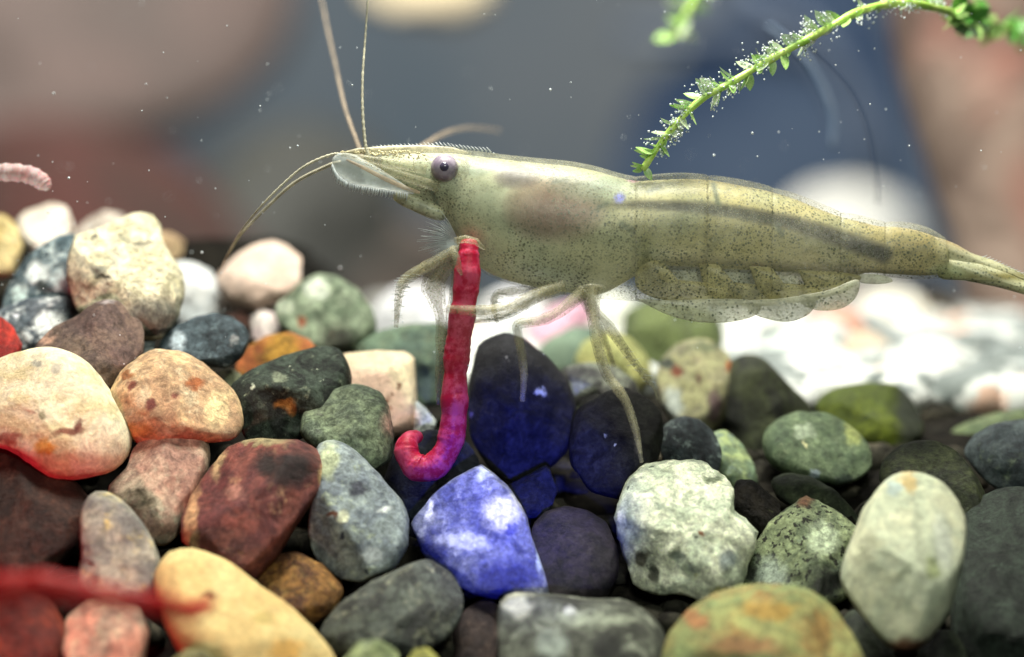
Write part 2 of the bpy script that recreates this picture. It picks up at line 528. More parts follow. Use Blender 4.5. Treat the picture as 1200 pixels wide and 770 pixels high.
peb('large pitted white stone crowning the left mound', [(84, 275), (110, 266), (134, 254), (146, 247), (157, 245), (172, 250), (182, 263), (187, 281), (200, 301), (212, 320), (217, 345), (213, 372), (195, 396), (150, 402), (112, 385), (90, 358), (80, 330), (79, 298)], 15.65, W((222, 216, 188), (188, 182, 150), (120, 126, 118), s=5, cr=(.6, .68), speck=((70, 70, 60), .69, 26), bump=.8, grain=.4), lump=.07, facets=6, soft=0, rough=.02, tilt=.5, box=.75)
peb('red pebble cut by the left picture edge', [(-30, 372), (-2, 371), (14, 384), (26, 405), (20, 428), (-30, 436)], 15.35, W((170, 52, 40), (135, 38, 34), s=6, speck=((60, 20, 18), .7, 20)))
peb('brown-purple smooth pebble before the pitted white stone', [(38, 406), (57, 385), (92, 368), (103, 357), (116, 350), (134, 352), (149, 361), (162, 376), (168, 395), (168, 414), (150, 445), (124, 462), (85, 450), (50, 430)], 15.2, W((112, 94, 84), (88, 72, 68), (140, 112, 96), s=5, cr=(.6, .72), grain=.5), tilt=.5)
peb('small grey chip wedged right of the brown-purple pebble', [(164, 386), (172, 387), (181, 400), (183, 414), (172, 420), (163, 410)], 15.45, W((150, 160, 160), (100, 110, 115), s=9))
peb('dark blue-grey speckled pebble above the orange-brown one', [(184, 406), (201, 384), (225, 371), (250, 367), (270, 371), (287, 382), (293, 398), (286, 418), (268, 432), (230, 428), (196, 416)], 15.5, W((78, 92, 100), (46, 56, 62), (150, 170, 176), s=7, cr=(.6, .66), grain=.6), tilt=.6)
peb('orange-brown blurred pebble behind the black speckled one', [(274, 434), (288, 407), (312, 393), (340, 389), (362, 398), (374, 412), (345, 435), (300, 448)], 16.0, W((160, 92, 52), (150, 112, 40), (125, 60, 45), s=3, grain=.3))
peb('small pale green pebble in the gap below the blue-grey one', [(252, 436), (268, 431), (283, 438), (280, 458), (258, 462)], 15.6, W((165, 170, 140), (125, 130, 105)))
peb('black-green speckled pebble with an ochre fleck, middle of the left mound', [(267, 454), (290, 435), (328, 418), (368, 406), (394, 407), (408, 424), (413, 450), (398, 485), (360, 512), (325, 522), (290, 515), (277, 484)], 15.2, W((28, 34, 30), (60, 72, 62), (140, 150, 125), s=8, cr=(.6, .66), speck=((185, 195, 170), .7, 24), grain=.6), facets=3)
peb('large cream white pebble with a rust stain at the left edge', [(-28, 428), (8, 414), (40, 406), (66, 408), (95, 421), (116, 445), (136, 472), (150, 490), (157, 512), (153, 538), (132, 553), (100, 560), (72, 564), (44, 546), (20, 527), (-28, 516)], 14.8, W((226, 218, 188), (205, 192, 150), (212, 180, 120), s=2.6, cr=(.6, .75), grain=.22, mott=.3), lump=.04, tilt=.4)
peb('tan orange pebble with dark red pits beside the cream one', [(126, 458), (138, 437), (152, 424), (176, 408), (206, 412), (237, 425), (255, 442), (272, 457), (284, 478), (289, 500), (281, 514), (246, 518), (200, 524), (160, 518), (136, 492)], 14.95, W((202, 174, 132), (176, 146, 114), (204, 190, 158), s=3, cr=(.52, .6), grain=.3), lump=.06, facets=2)
peb('dark green-grey blurred pebble behind the cream square one', [(412, 404), (440, 388), (478, 380), (515, 378), (540, 392), (545, 430), (530, 470), (490, 480), (430, 445)], 16.4, W((98, 118, 98), (70, 88, 78), (120, 128, 100), s=4))
peb('cream square pebble with tiny brown pits left of the worm', [(398, 414), (440, 411), (474, 412), (485, 419), (488, 450), (489, 480), (487, 504), (460, 512), (428, 495), (408, 458)], 15.75, W((228, 212, 178), (218, 186, 165), s=2.4, grain=.2, mott=.2, speck=((120, 80, 60), .74, 14)), box=.55, soft=0, lump=.025, tilt=.35)
peb('small pale chip tucked beside the cream square pebble', [(486, 468), (498, 478), (512, 494), (505, 510), (484, 510)], 15.6, W((190, 200, 195), (160, 170, 170)))
peb('grey-green fine grained pebble below the cream square one', [(350, 508), (354, 488), (357, 469), (365, 460), (400, 454), (413, 451), (433, 454), (447, 461), (456, 478), (462, 505), (459, 538), (440, 552), (400, 540), (365, 522)], 15.0, W((120, 134, 108), (96, 108, 92), (88, 84, 92), s=6, cr=(.58, .7), grain=.6), facets=2)
# --- left mound, lower rows
peb('pinkish grey pebble between the cream and the maroon ones', [(124, 572), (148, 547), (154, 526), (174, 503), (200, 494), (226, 498), (241, 514), (245, 540), (240, 560), (224, 592), (214, 625), (195, 640), (158, 615)], 14.7, W((190, 172, 150), (160, 130, 115), (150, 168, 145), s=4, cr=(.56, .68), grain=.3), lump=.05)
peb('maroon-brown pebble with a black patch and pale left rim', [(240, 554), (262, 522), (294, 515), (348, 517), (369, 526), (383, 545), (386, 563), (366, 590), (346, 620), (330, 650), (300, 680), (268, 672), (238, 645), (214, 632), (213, 606), (225, 578)], 14.5, W((120, 70, 62), (92, 52, 52), (176, 140, 105), s=4.5, cr=(.6, .68), grain=.45), facets=8, lump=.05, box=.7, soft=0, bump=.8)
peb('blue-grey pebble with green cap and rusty pits, left of the blue angular one', [(366, 545), (365, 522), (384, 514), (408, 525), (431, 544), (451, 567), (470, 587), (480, 606), (479, 638), (463, 665), (428, 680), (396, 674), (371, 654), (362, 626), (366, 580)], 14.55, W((142, 154, 156), (108, 118, 128), (168, 180, 150), s=4.5, cr=(.56, .64), grain=.45, speck=((60, 66, 80), .66, 12)), lump=.05)
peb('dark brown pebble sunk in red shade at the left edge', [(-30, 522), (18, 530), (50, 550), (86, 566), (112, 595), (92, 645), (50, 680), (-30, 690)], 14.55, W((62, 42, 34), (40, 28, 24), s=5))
peb('upright grey-yellow mottled pebble left of the long yellow one', [(91, 598), (98, 580), (115, 577), (136, 586), (160, 610), (180, 634), (190, 665), (184, 695), (150, 715), (112, 712), (95, 690), (96, 640)], 14.15, W((160, 156, 142), (122, 120, 116), (198, 178, 110), s=5, cr=(.56, .64), grain=.25))
peb('small brown pebble with ochre face under the maroon one', [(300, 692), (304, 666), (320, 652), (346, 648), (376, 662), (404, 690), (394, 715), (362, 732), (330, 718)], 14.3, W((128, 92, 50), (78, 50, 34), (150, 122, 70), s=6, cr=(.58, .66)))
peb('grey mottled long pebble below the blue-grey one', [(372, 742), (398, 708), (440, 681), (480, 662), (502, 657), (527, 672), (544, 700), (541, 727), (520, 748), (480, 772), (420, 776), (392, 765)], 14.1, W((92, 98, 92), (58, 60, 58), (160, 162, 140), s=6.5, cr=(.56, .64), grain=.4))
peb('long smooth yellow pebble lying across the lower left', [(176, 684), (180, 660), (200, 645), (226, 648), (262, 662), (302, 690), (342, 716), (376, 746), (402, 778), (392, 806), (300, 815), (240, 802), (212, 762), (188, 722)], 13.75, W((224, 202, 142), (212, 182, 122), (196, 154, 98), s=2.2, cr=(.64, .8), grain=.2, mott=.25), lump=.03, tilt=.55)
peb('red-lit brown pebble in the bottom left corner', [(-30, 700), (25, 692), (58, 708), (76, 740), (72, 800), (-30, 815)], 13.7, W((116, 46, 30), (84, 32, 26), s=4))
peb('pink and grey mottled pebble under the red blurred worm', [(76, 724), (98, 706), (130, 703), (160, 714), (174, 742), (170, 775), (150, 800), (90, 800), (74, 760)], 13.75, W((200, 150, 128), (160, 140, 122), (205, 200, 165), s=5.5, cr=(.56, .64), grain=.25))
peb('small olive pebble at the bottom edge under the yellow one', [(200, 775), (215, 763), (240, 763), (255, 780), (250, 815), (205, 815)], 13.3, W((130, 125, 85), (100, 95, 65)))
peb('small green-grey pebble at the bottom edge right of the yellow one', [(398, 778), (418, 754), (440, 750), (464, 763), (474, 790), (460, 815), (408, 815)], 13.45, W((150, 160, 115), (110, 122, 85), (130, 145, 130), s=4))
peb('tiny yellow-green pebble at the bottom edge below the grey mottled one', [(474, 780), (484, 763), (500, 760), (514, 772), (512, 805), (478, 805)], 13.45, W((165, 165, 85), (130, 130, 70)))
# --- middle
peb('smooth dark pebble in blue light under the hook of the worm', [(448, 566), (462, 525), (500, 504), (545, 508), (565, 540), (545, 572), (505, 597), (478, 612), (458, 596)], 15.15, W((40, 46, 56), (28, 32, 42), s=6, grain=.5), thick=.55)
peb('large black pebble with a white fleck, deep blue below, right of the worm', [(550, 440), (560, 406), (575, 393), (590, 388), (612, 395), (641, 415), (664, 444), (676, 475), (674, 505), (664, 532), (640, 552), (600, 566), (572, 548), (552, 512), (547, 472)], 15.45, W((22, 23, 27), (36, 37, 42), s=6, grain=.5, speck=((110, 112, 115), .76, 20)), thick=.7, tilt=.3)
peb('small wedge pebble in blue light between the black and purple ones', [(585, 574), (620, 556), (642, 545), (654, 575), (640, 606), (606, 606)], 15.0, W((40, 43, 56), (30, 32, 42), s=9, grain=.6))
peb('mottled grey pebble peeking between the two black ones', [(652, 445), (662, 430), (690, 424), (722, 429), (744, 446), (752, 468), (715, 482), (682, 490), (664, 470)], 15.95, W((112, 118, 104), (62, 62, 60), (40, 38, 42), s=6, cr=(.54, .62), grain=.5))
peb('round charcoal pebble with white dots under the shrimp legs', [(668, 512), (676, 480), (711, 460), (736, 453), (758, 458), (772, 471), (779, 490), (777, 512), (771, 534), (760, 556), (730, 585), (690, 575), (668, 545)], 15.15, W((50, 50, 46), (32, 31, 30), s=7, grain=.65, speck=((110, 110, 100), .76, 18)), thick=.75)
peb('dark round pebble with violet sheen below the charcoal one', [(622, 620), (640, 600), (664, 594), (690, 599), (712, 613), (723, 640), (725, 672), (710, 700), (680, 712), (645, 706), (628, 675)], 14.65, W((42, 37, 43), (28, 26, 29), s=7, grain=.5), thick=.7)
peb('angular blue and white pebble, the brightest blue one', [(481, 613), (490, 600), (508, 579), (534, 561), (552, 551), (564, 546), (580, 558), (596, 572), (609, 592), (618, 606), (624, 630), (632, 652), (640, 675), (644, 697), (604, 702), (560, 694), (520, 676), (496, 648)], 14.55, W((116, 122, 148), (78, 84, 124), (190, 196, 204), s=5.5, cr=(.56, .64), grain=.4), facets=8, soft=0, lump=.035, box=.62, thick=.7, bump=.7)
peb('long grey pebble with white top edge at the bottom centre', [(582, 770), (583, 716), (592, 702), (612, 699), (642, 700), (682, 705), (740, 709), (766, 724), (781, 746), (778, 778), (760, 812), (590, 812)], 13.85, W((92, 96, 86), (58, 60, 54), (168, 176, 158), s=4.5, cr=(.56, .66), grain=.35), box=.65, tilt=.7)
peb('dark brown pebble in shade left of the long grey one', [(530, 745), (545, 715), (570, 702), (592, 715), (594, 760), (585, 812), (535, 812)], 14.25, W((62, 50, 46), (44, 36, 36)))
# --- right
peb('pale olive yellow blurred pebble behind the charcoal one', [(672, 425), (684, 400), (712, 388), (740, 396), (760, 420), (766, 445), (745, 462), (700, 462)], 16.9, W((190, 190, 125), (150, 155, 100), s=3.5))
peb('large olive green blurred pebble under the shrimp abdomen', [(727, 400), (733, 364), (760, 352), (810, 355), (842, 368), (850, 395), (840, 430), (780, 440), (735, 425)], 18.0, W((98, 110, 68), (62, 74, 44), (36, 44, 34), s=2.4, cr=(.6, .7)))
peb('spotted tan-grey pebble with rusty pits under the abdomen', [(768, 440), (776, 420), (792, 404), (812, 397), (836, 397), (854, 412), (862, 440), (859, 466), (846, 492), (825, 510), (790, 502), (773, 475)], 16.35, W((150, 150, 112), (122, 122, 98), (112, 92, 88), s=4, cr=(.56, .66), grain=.3), lump=.05)
peb('dark olive pebble with deep black flank right of the spotted one', [(848, 452), (856, 424), (875, 412), (896, 420), (916, 440), (936, 460), (954, 482), (935, 520), (905, 560), (878, 560), (852, 520), (844, 488)], 16.3, W((56, 62, 40), (28, 31, 26), s=4), tilt=.2)
peb('small dark blue-grey round pebble with frosty top', [(771, 520), (780, 497), (800, 488), (821, 492), (838, 507), (846, 530), (842, 555), (815, 568), (785, 562)], 15.35, W((52, 60, 64), (36, 42, 46), (130, 146, 142), s=6.5, cr=(.55, .62), grain=.5))
peb('pale green pebble wedged behind the white lumpy one', [(828, 510), (850, 503), (870, 519), (884, 545), (888, 568), (866, 580), (845, 566)], 15.55, W((150, 165, 115), (105, 125, 100), (135, 155, 150), s=5))
peb('green-grey flattened pebble with pale scuffs, right of centre', [(893, 518), (898, 502), (916, 489), (940, 482), (968, 484), (992, 494), (1010, 510), (1022, 528), (1020, 547), (1000, 562), (978, 570), (958, 566), (928, 557), (908, 549), (896, 537)], 15.55, W((100, 116, 88), (76, 92, 70), (148, 160, 128), s=5, cr=(.6, .68), grain=.45), tilt=.65)
peb('yellow-green blurred pebble with a dark right side', [(953, 476), (968, 460), (990, 453), (1022, 448), (1051, 450), (1069, 465), (1079, 488), (1082, 508), (1062, 528), (1035, 534), (1000, 515), (968, 500)], 16.4, W((88, 100, 24), (66, 78, 24), (58, 68, 40), s=3, grain=.25), tilt=.5)
peb('dark teal blurred pebble before the white back pebbles', [(1095, 512), (1110, 482), (1130, 466), (1150, 470), (1172, 488), (1160, 510), (1120, 522)], 17.0, W((48, 72, 66), (36, 56, 60), (88, 100, 60), s=4))
peb('pale green flat blurred pebble behind the blue-grey right one', [(1096, 520), (1125, 499), (1165, 485), (1205, 478), (1235, 490), (1215, 515), (1150, 528), (1110, 532)], 16.5, W((104, 118, 84), (80, 96, 72), s=4))
peb('dark slate pebble cut by the right picture edge', [(1128, 530), (1144, 509), (1170, 497), (1202, 492), (1235, 500), (1240, 565), (1215, 598), (1180, 584), (1152, 562)], 15.35, W((72, 82, 84), (50, 58, 62), (112, 126, 98), s=4, cr=(.58, .68), grain=.4))
peb('thin dark flat pebble lying under the green-grey one', [(902, 562), (925, 554), (952, 560), (978, 573), (1002, 600), (1010, 622), (978, 616), (936, 600), (910, 584)], 15.15, W((62, 70, 52), (42, 48, 38), s=5))
peb('dark olive round pebble behind the tall white one', [(1030, 562), (1036, 541), (1052, 527), (1072, 518), (1097, 516), (1119, 526), (1137, 544), (1150, 566), (1156, 590), (1150, 610), (1134, 624), (1095, 634), (1050, 610)], 14.95, W((54, 60, 38), (36, 41, 29), s=6, grain=.6, speck=((100, 105, 75), .72, 16)), lump=.04)
peb('coarse black crumb between white lumpy and speckled pebbles', [(854, 588), (865, 562), (882, 563), (898, 575), (915, 592), (914, 612), (894, 626), (876, 616)], 14.95, W((38, 34, 28), (24, 22, 20), (110, 115, 75), s=9, cr=(.64, .68), grain=.7, bump=1), facets=3, rough=.06)
peb('speckled green-black peaked pebble with pale lower face', [(868, 680), (880, 642), (903, 612), (926, 597), (945, 584), (961, 588), (986, 602), (1008, 620), (1004, 655), (988, 700), (955, 715), (915, 708), (885, 700)], 14.7, W((128, 140, 105), (92, 104, 80), (150, 170, 150), s=4, cr=(.58, .68), speck=((36, 38, 30), .56, 26), grain=.6), facets=7, soft=0, rough=.03, box=.7, bump=.9)
peb('white lumpy pebble with green-grey dimples, right of centre', [(721, 605), (723, 582), (735, 563), (755, 549), (780, 543), (802, 544), (827, 545), (850, 555), (861, 571), (857, 588), (856, 602), (872, 607), (887, 622), (888, 640), (875, 660), (868, 682), (854, 696), (828, 702), (792, 690), (766, 693), (742, 686), (727, 652)], 14.65, W((226, 232, 206), (184, 196, 172), (210, 210, 150), s=5.5, cr=(.6, .7), speck=((84, 96, 84), .66, 11), grain=.35, bump=.8), lump=.11, soft=0, rough=.03, box=.72)
peb('dark slate pebble with scuffed top at the right edge below', [(1128, 655), (1140, 605), (1160, 587), (1192, 575), (1235, 580), (1245, 700), (1235, 800), (1150, 812), (1110, 770), (1114, 705)], 14.45, W((44, 53, 46), (26, 32, 28), (84, 98, 88), s=4, cr=(.6, .7), grain=.4), tilt=.6)
peb('tall smooth white pebble with brownish foot, lower right', [(1034, 572), (1052, 557), (1080, 553), (1109, 565), (1128, 588), (1134, 614), (1124, 664), (1109, 710), (1084, 746), (1056, 764), (1033, 752), (1012, 725), (989, 696), (983, 674), (997, 638), (1016, 598)], 13.95, W((214, 216, 185), (190, 198, 172), (150, 160, 130), s=3, cr=(.6, .72), grain=.22, mott=.3), lump=.04, tilt=.35)
peb('green-orange broad pebble at the bottom right', [(772, 785), (784, 744), (805, 720), (840, 701), (876, 690), (920, 689), (956, 697), (981, 712), (997, 737), (1014, 776), (1004, 825), (785, 825)], 13.6, W((150, 152, 98), (132, 146, 98), (158, 108, 62), s=2.4, cr=(.48, .66), grain=.3), tilt=.6)
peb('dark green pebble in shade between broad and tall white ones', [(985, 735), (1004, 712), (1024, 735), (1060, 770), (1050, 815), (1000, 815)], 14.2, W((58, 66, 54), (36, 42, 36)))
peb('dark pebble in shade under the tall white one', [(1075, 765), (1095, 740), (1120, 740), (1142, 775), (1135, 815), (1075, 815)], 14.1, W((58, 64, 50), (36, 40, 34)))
# --- pebbles far back, out of focus
for label, poly, d, a, b in [
    ('large brilliant white blurred pebble before the driftwood', [(1048, 425), (1062, 402), (1090, 395), (1122, 403), (1150, 426), (1168, 455), (1166, 490), (1120, 510), (1075, 500), (1055, 460)], 18.6, (236, 240, 240), (215, 225, 225)),
    ('brilliant white blurred pebble at the right edge', [(1160, 470), (1172, 448), (1200, 434), (1235, 436), (1240, 485), (1200, 500), (1170, 495)], 18.3, (236, 240, 242), (215, 225, 225)),
    ('slate blue blurred pebble between two white ones at right', [(1145, 425), (1160, 408), (1185, 408), (1205, 425), (1200, 460), (1165, 462)], 19.4, (110, 122, 128), (90, 100, 108)),
    ('cream blurred pebble with sandy side under the tail', [(985, 410), (1000, 390), (1025, 388), (1045, 405), (1050, 440), (1030, 462), (995, 455)], 19.3, (240, 228, 205), (205, 180, 155)),
    ('bright mint-white blurred pebble below the abdomen', [(890, 420), (905, 396), (940, 385), (975, 395), (990, 425), (980, 462), (930, 470), (900, 450)], 18.9, (232, 240, 234), (190, 225, 210)),
    ('white blurred pebble right of the olive green one', [(830, 400), (845, 375), (880, 362), (915, 372), (925, 400), (900, 430), (855, 425)], 20.2, (238, 238, 230), (215, 220, 210)),
    ('salmon blurred pebble below the last pleopod', [(940, 385), (958, 366), (985, 360), (1010, 372), (1014, 395), (985, 408), (955, 402)], 20.6, (225, 170, 145), (200, 140, 115)),
    ('white blurred pebble right below the tail fan', [(1005, 380), (1012, 350), (1040, 335), (1075, 342), (1095, 370), (1085, 400), (1040, 408)], 22.0, (245, 242, 230), (225, 220, 205)),
    ('pale blue-grey blurred pebble behind the yellow-green one', [(930, 465), (942, 435), (965, 425), (990, 440), (998, 468), (970, 485), (945, 482)], 18.0, (150, 170, 178), (110, 130, 140)),
    ('dark grey blurred pebble squeezed between two white ones', [(1036, 425), (1044, 402), (1060, 405), (1068, 430), (1058, 455), (1042, 450)], 19.0, (92, 92, 86), (70, 70, 66)),
    ('small pale green blurred pebble behind the yellow-green one', [(1050, 465), (1060, 440), (1078, 440), (1088, 470), (1080, 495), (1060, 490)], 18.2, (215, 225, 170), (190, 205, 160)),
    ('white blurred pebble behind the front legs', [(428, 395), (438, 358), (462, 336), (495, 334), (530, 346), (545, 375), (535, 405), (470, 415)], 19.6, (240, 240, 242), (220, 222, 228)),
    ('white blurred pebble behind the middle legs', [(560, 375), (572, 345), (600, 335), (630, 345), (640, 372), (620, 395), (580, 398)], 20.4, (240, 240, 242), (222, 224, 230)),
    ('pink blurred pebble behind the middle legs', [(610, 395), (630, 372), (662, 355), (690, 352), (700, 372), (680, 392), (640, 408)], 19.4, (226, 178, 200), (205, 160, 180)),
    ('white blurred pebble behind the hind legs', [(684, 375), (692, 345), (715, 335), (740, 345), (745, 372), (730, 395), (700, 398)], 20.2, (240, 242, 230), (222, 226, 215)),
    ('grey-green blurred pebble behind the hind legs', [(622, 425), (640, 398), (672, 382), (705, 384), (725, 402), (720, 430), (680, 445), (640, 442)], 17.6, (118, 138, 118), (90, 110, 98)),
]:
    peb(label, poly, d, W(a, b, s=2.5, grain=.2, mott=.25, rough=.6), group=FAR, nt=32, nf=16)

# the dark round pit on the pitted white stone
# finer gravel between and below the pebbles: nobody could count it
def gravel():
    rnd = random.Random(5)
    verts, faces = [], []
    for i in range(1500):
        x = rnd.uniform(-150, 1350)
        f = min(max((x - 330) / 130.0, 0), 1)
        t = rnd.random() ** 0.8
        yl, yr = 300 + 520 * t, 385 + 440 * t
        y = yl * (1 - f) + yr * f
        d = tab(TL, yl) * (1 - f) + tab(TR, yr) * f
        c = P(x, y + rnd.uniform(8, 25), d + rnd.uniform(0.3, 0.6))
        r = rnd.uniform(0.06, 0.15)
        b = len(verts)
        ball_geo((0, 0, 0), 1.0, verts, faces, 7, 5)
        sx, sy, sz = r * rnd.uniform(.8, 1.4), r * rnd.uniform(.8, 1.3), r * rnd.uniform(.6, 1)
        for k in range(b, len(verts)):
            q = Vector(verts[k])
            q *= 1 + 0.25 * noise.noise(q * 1.5 + Vector((i, 0, 0)))
            verts[k] = tuple(c + Vector((q.x * sx, q.y * sy, q.z * sz)))
    t = NT('fine_gravel')
    v = t.coord(3)
    n = t.noise(v, 5, 3, .6)
    cc = t.mix(t.rng(n, .42, .5), lin((26, 25, 22)), lin((44, 43, 37)))
    cc = t.mix(t.rng(n, .56, .64), cc, lin((74, 70, 60)))
    t.l(cc, t.b.inputs['Base Color'])
    t.b.inputs['Roughness'].default_value = .9
    t.b.inputs['Specular IOR Level'].default_value = 0.05
    tag(mesh_obj('gravel', verts, faces, t.m), 'fine dark gravel filling the gaps between pebbles', 'gravel', kind='stuff')


gravel()


def pale_gravel():
    rnd = random.Random(8)
    verts, faces = [], []
    for i in range(560):
        x = rnd.uniform(440, 1320)
        d = rnd.uniform(17.6 if x < 850 else 16.7, 25.0)
        y = 0.0
        for yy in range(352, 480):
            if tab(TR, yy) <= d:
                y = yy
                break
        c = P(x, y + 6, d + .1)
        r = rnd.uniform(0.1, 0.24)
        b = len(verts)
        ball_geo((0, 0, 0), 1.0, verts, faces, 9, 6)
        sx, sy, sz = r * rnd.uniform(.8, 1.5), r * rnd.uniform(.8, 1.3), r * rnd.uniform(.6, 1)
        for k in range(b, len(verts)):
            q = Vector(verts[k])
            q *= 1 + 0.25 * noise.noise(q * 1.5 + Vector((i, 0, 0)))
            verts[k] = tuple(c + Vector((q.x * sx, q.y * sy, q.z * sz)))
    t = NT('pale_gravel')
    v = t.coord(6)
    n = t.noise(v, 1.6, 3, .6)
    cc = t.mix(t.rng(n, .44, .52), lin((110, 118, 116)), lin((200, 204, 200)))
    cc = t.mix(t.rng(n, .58, .66), cc, lin((205, 170, 150)))
    t.l(cc, t.b.inputs['Base Color'])
    t.b.inputs['Roughness'].default_value = .8
    tag(mesh_obj('pale_gravel', verts, faces, t.m), 'bright blurred pale gravel stretching away at the back', 'gravel', kind='stuff')


pale_gravel()

# ------------------------------------------------------------------ blurred things behind the bed
def bark_mat():
    t = NT('driftwood_bark')
    v = t.coord(2)
    n1 = t.noise(v, 0.9, 5, .55, .6)
    c = t.mix(t.rng(n1, .38, .62), lin((120, 100, 92)), lin((176, 154, 142)))
    n2 = t.noise(v, 0.6, 3, .5)
    c = t.mix(t.rng(n2, .52, .72, 0, .8), c, lin((172, 118, 106)))
    t.l(c, t.b.inputs['Base Color'])
    t.b.inputs['Roughness'].default_value = .85
    t.l(t.bump(n1, .8, .3), t.b.inputs['Normal'])
    return t.m


def driftwood():
    pts = spline([(1270, 520, 1), (1240, 400, 1), (1205, 260, 1.15), (1190, 140, 1.5), (1190, 10, 1.8), (1200, -160, 2.1)], 26)
    d = 23.5
    root = empty('driftwood', P(1270, 520, d))
    ring = [P(x, y, d) for x, y, r in pts]
    rad = [r * 0.66 for _, _, r in pts]
    V, F = tube_geo(ring, rad, 28)
    V = [tuple(Vector(q) + 0.22 * noise.noise(Vector(q) * 0.7) * RIGHT + 0.12 * noise.noise(Vector(q) * 1.9) * UP) for q in V]
    m = bark_mat()
    mesh_obj('trunk', V, F, m, root)
    V, F = tube_geo([P(1250, 440, d - .6), P(1180, 430, d - .9), P(1120, 400, d - 1), P(1085, 350, d - .6)], [.45, .36, .28, .12], 14)
    mesh_obj('root', V, F, flat_mat('dark_root', (46, 44, 34), (72, 62, 46), 2), root)
    tag(root, 'blurred pinkish brown driftwood leaning behind the shrimp tail', 'driftwood')


driftwood()
for label, poly, d, a, b in [
    ('blurred maroon brown rock far behind the left mound', [(-160, 430), (-140, 210), (0, 128), (130, 150), (250, 205), (330, 310), (300, 460), (0, 480)], 33, (84, 54, 49), (66, 54, 49)),
    ('blurred warm grey rock mass filling the upper left', [(-260, 240), (-240, -160), (40, -230), (240, -170), (345, -60), (360, 50), (270, 130), (120, 185), (-60, 230)], 42, (128, 114, 108), (116, 107, 102)),
    ('blurred olive dark rock behind the antennae', [(190, 430), (215, 240), (290, 140), (390, 130), (460, 190), (480, 310), (420, 450), (300, 470)], 36, (84, 86, 82), (70, 72, 68)),
    ('blurred tan rock behind the shrimp head', [(320, 310), (350, 255), (430, 238), (520, 262), (560, 330), (500, 400), (370, 395)], 36, (112, 103, 95), (98, 94, 88)),
    ('blurred cream stone at the top edge above the antennae', [(420, -10), (440, -60), (500, -70), (570, -50), (580, 0), (540, 24), (470, 20)], 33, (240, 225, 185), (225, 210, 175)),
    ('blurred white rock rising behind the abdomen', [(900, 310), (915, 250), (960, 218), (1020, 214), (1070, 240), (1085, 300), (1050, 370), (940, 370)], 31.0, (236, 236, 222), (200, 205, 200)),
    ('blurred yellowish stone behind the water plant', [(765, 100), (780, 50), (815, 35), (850, 60), (860, 110), (820, 135), (785, 130)], 36, (112, 114, 98), (98, 104, 96)),
    ('blurred grey-beige upright stone behind the tail', [(895, 240), (905, 150), (940, 125), (975, 150), (985, 240), (940, 270)], 36, (98, 106, 108), (88, 96, 102)),
]:
    SN[0] += 1
    d = d if d < 25 else d * 1.75
    o = stone(poly, d, stone_mat(a, b, s=.25, grain=.05, rough=.8, bump=.2), seed=SN[0], nt=32, nf=16, name='background_rock', thick=.7)
    tag(o, label, 'rock', 'blurred rocks far behind the bed')


def blue_tub():
    """the rounded dark blue plastic tub standing behind, with its rim lines"""
    d = 62.0
    out = [(780, 430), (720, 330), (710, 220), (745, 120), (830, 20), (930, -60), (1010, -60), (1050, 40), (1090, 200), (1110, 430)]
    root = empty('plastic_tub', P(880, 420, d))
    F0 = [P(x, y, d) for x, y in out]
    B0 = [p + FWD * 4 for p in F0]
    n = len(out)
    faces = [tuple(range(n)), tuple(reversed(range(n, 2 * n)))] + [(i, n + i, n + (i + 1) % n, (i + 1) % n) for i in range(n)]
    mesh_obj('wall', F0 + B0, faces, flat_mat('blue_plastic', (46, 62, 86), (76, 92, 112), .12, .5, .05), root, smooth=False)
    for path, r in (([(860, -30), (930, 20), (985, 90), (1015, 160), (1030, 260)], .12), ([(730, 42), (800, 44), (880, 40), (930, 60)], .1)):
        V, F = tube_geo([P(x, y, d - .1) for x, y in path], [r * 2] * len(path), 8)
        mesh_obj('rim', V, F, flat_mat('rim_blue', (90, 104, 122), (110, 122, 138), 1), root)
    tag(root, 'blurred dark blue plastic tub behind plant and abdomen', 'tub')


blue_tub()
pts = spline([(935, 40, 0), (972, 75, 0), (1000, 110, 0), (1018, 155, 0), (1026, 205, 0), (1028, 240, 0)], 30)
V, F = tube_geo([P(x, y, 17.0) for x, y, _ in pts], [.005] * 30, 6)
tag(mesh_obj('reflection_arc', V, F, flat_mat('reflection_dark', (28, 36, 54), (40, 50, 70), 4)), 'thin dark curved reflected line left of the driftwood', 'reflection')  # added thin tube standing in for a curved reflection

pts = spline([(900, 30, 0), (938, 62, 0), (962, 98, 0), (976, 135, 0), (976, 172, 0)], 24)
V, F = tube_geo([P(x, y, 18.2) for x, y, _ in pts], [.022] * 24, 6)
tag(mesh_obj('reflection_arc', V, F, flat_mat('reflection_pale', (84, 100, 122), (98, 112, 132), 4)), 'faint pale curved reflected band left of the dark curved line', 'reflection')  # second added tube, drawn in place of a paler reflection

# ------------------------------------------------------------------ the shrimp
D0 = 15.0
U = D0 / FPX            # one picture point at the shrimp, in cm
TOP = [(425, 179), (450, 177), (480, 175), (520, 174), (560, 178), (600, 183), (640, 187), (670, 190), (700, 196), (725, 203), (745, 207), (770, 206), (800, 205), (830, 206),
       (870, 213), (900, 219), (930, 228), (960, 240), (985, 249), (1005, 254), (1030, 260), (1050, 261), (1070, 264), (1090, 270), (1105, 278), (1125, 290)]
BOT = [(425, 198), (450, 212), (470, 223), (490, 238), (510, 250), (522, 258), (529, 272), (535, 288), (545, 302), (565, 318), (590, 330), (620, 338), (660, 345), (700, 350), (745, 353),
       (790, 356), (830, 359), (880, 358), (930, 353), (970, 345), (992, 338), (1004, 328), (1014, 323), (1040, 324), (1080, 326), (1105, 325), (1125, 327)]
WID = [(425, 10), (450, 22), (480, 34), (520, 46), (560, 56), (620, 64), (700, 64), (745, 60), (830, 55), (900, 50), (970, 42), (1005, 36), (1050, 30), (1105, 22), (1125, 16)]


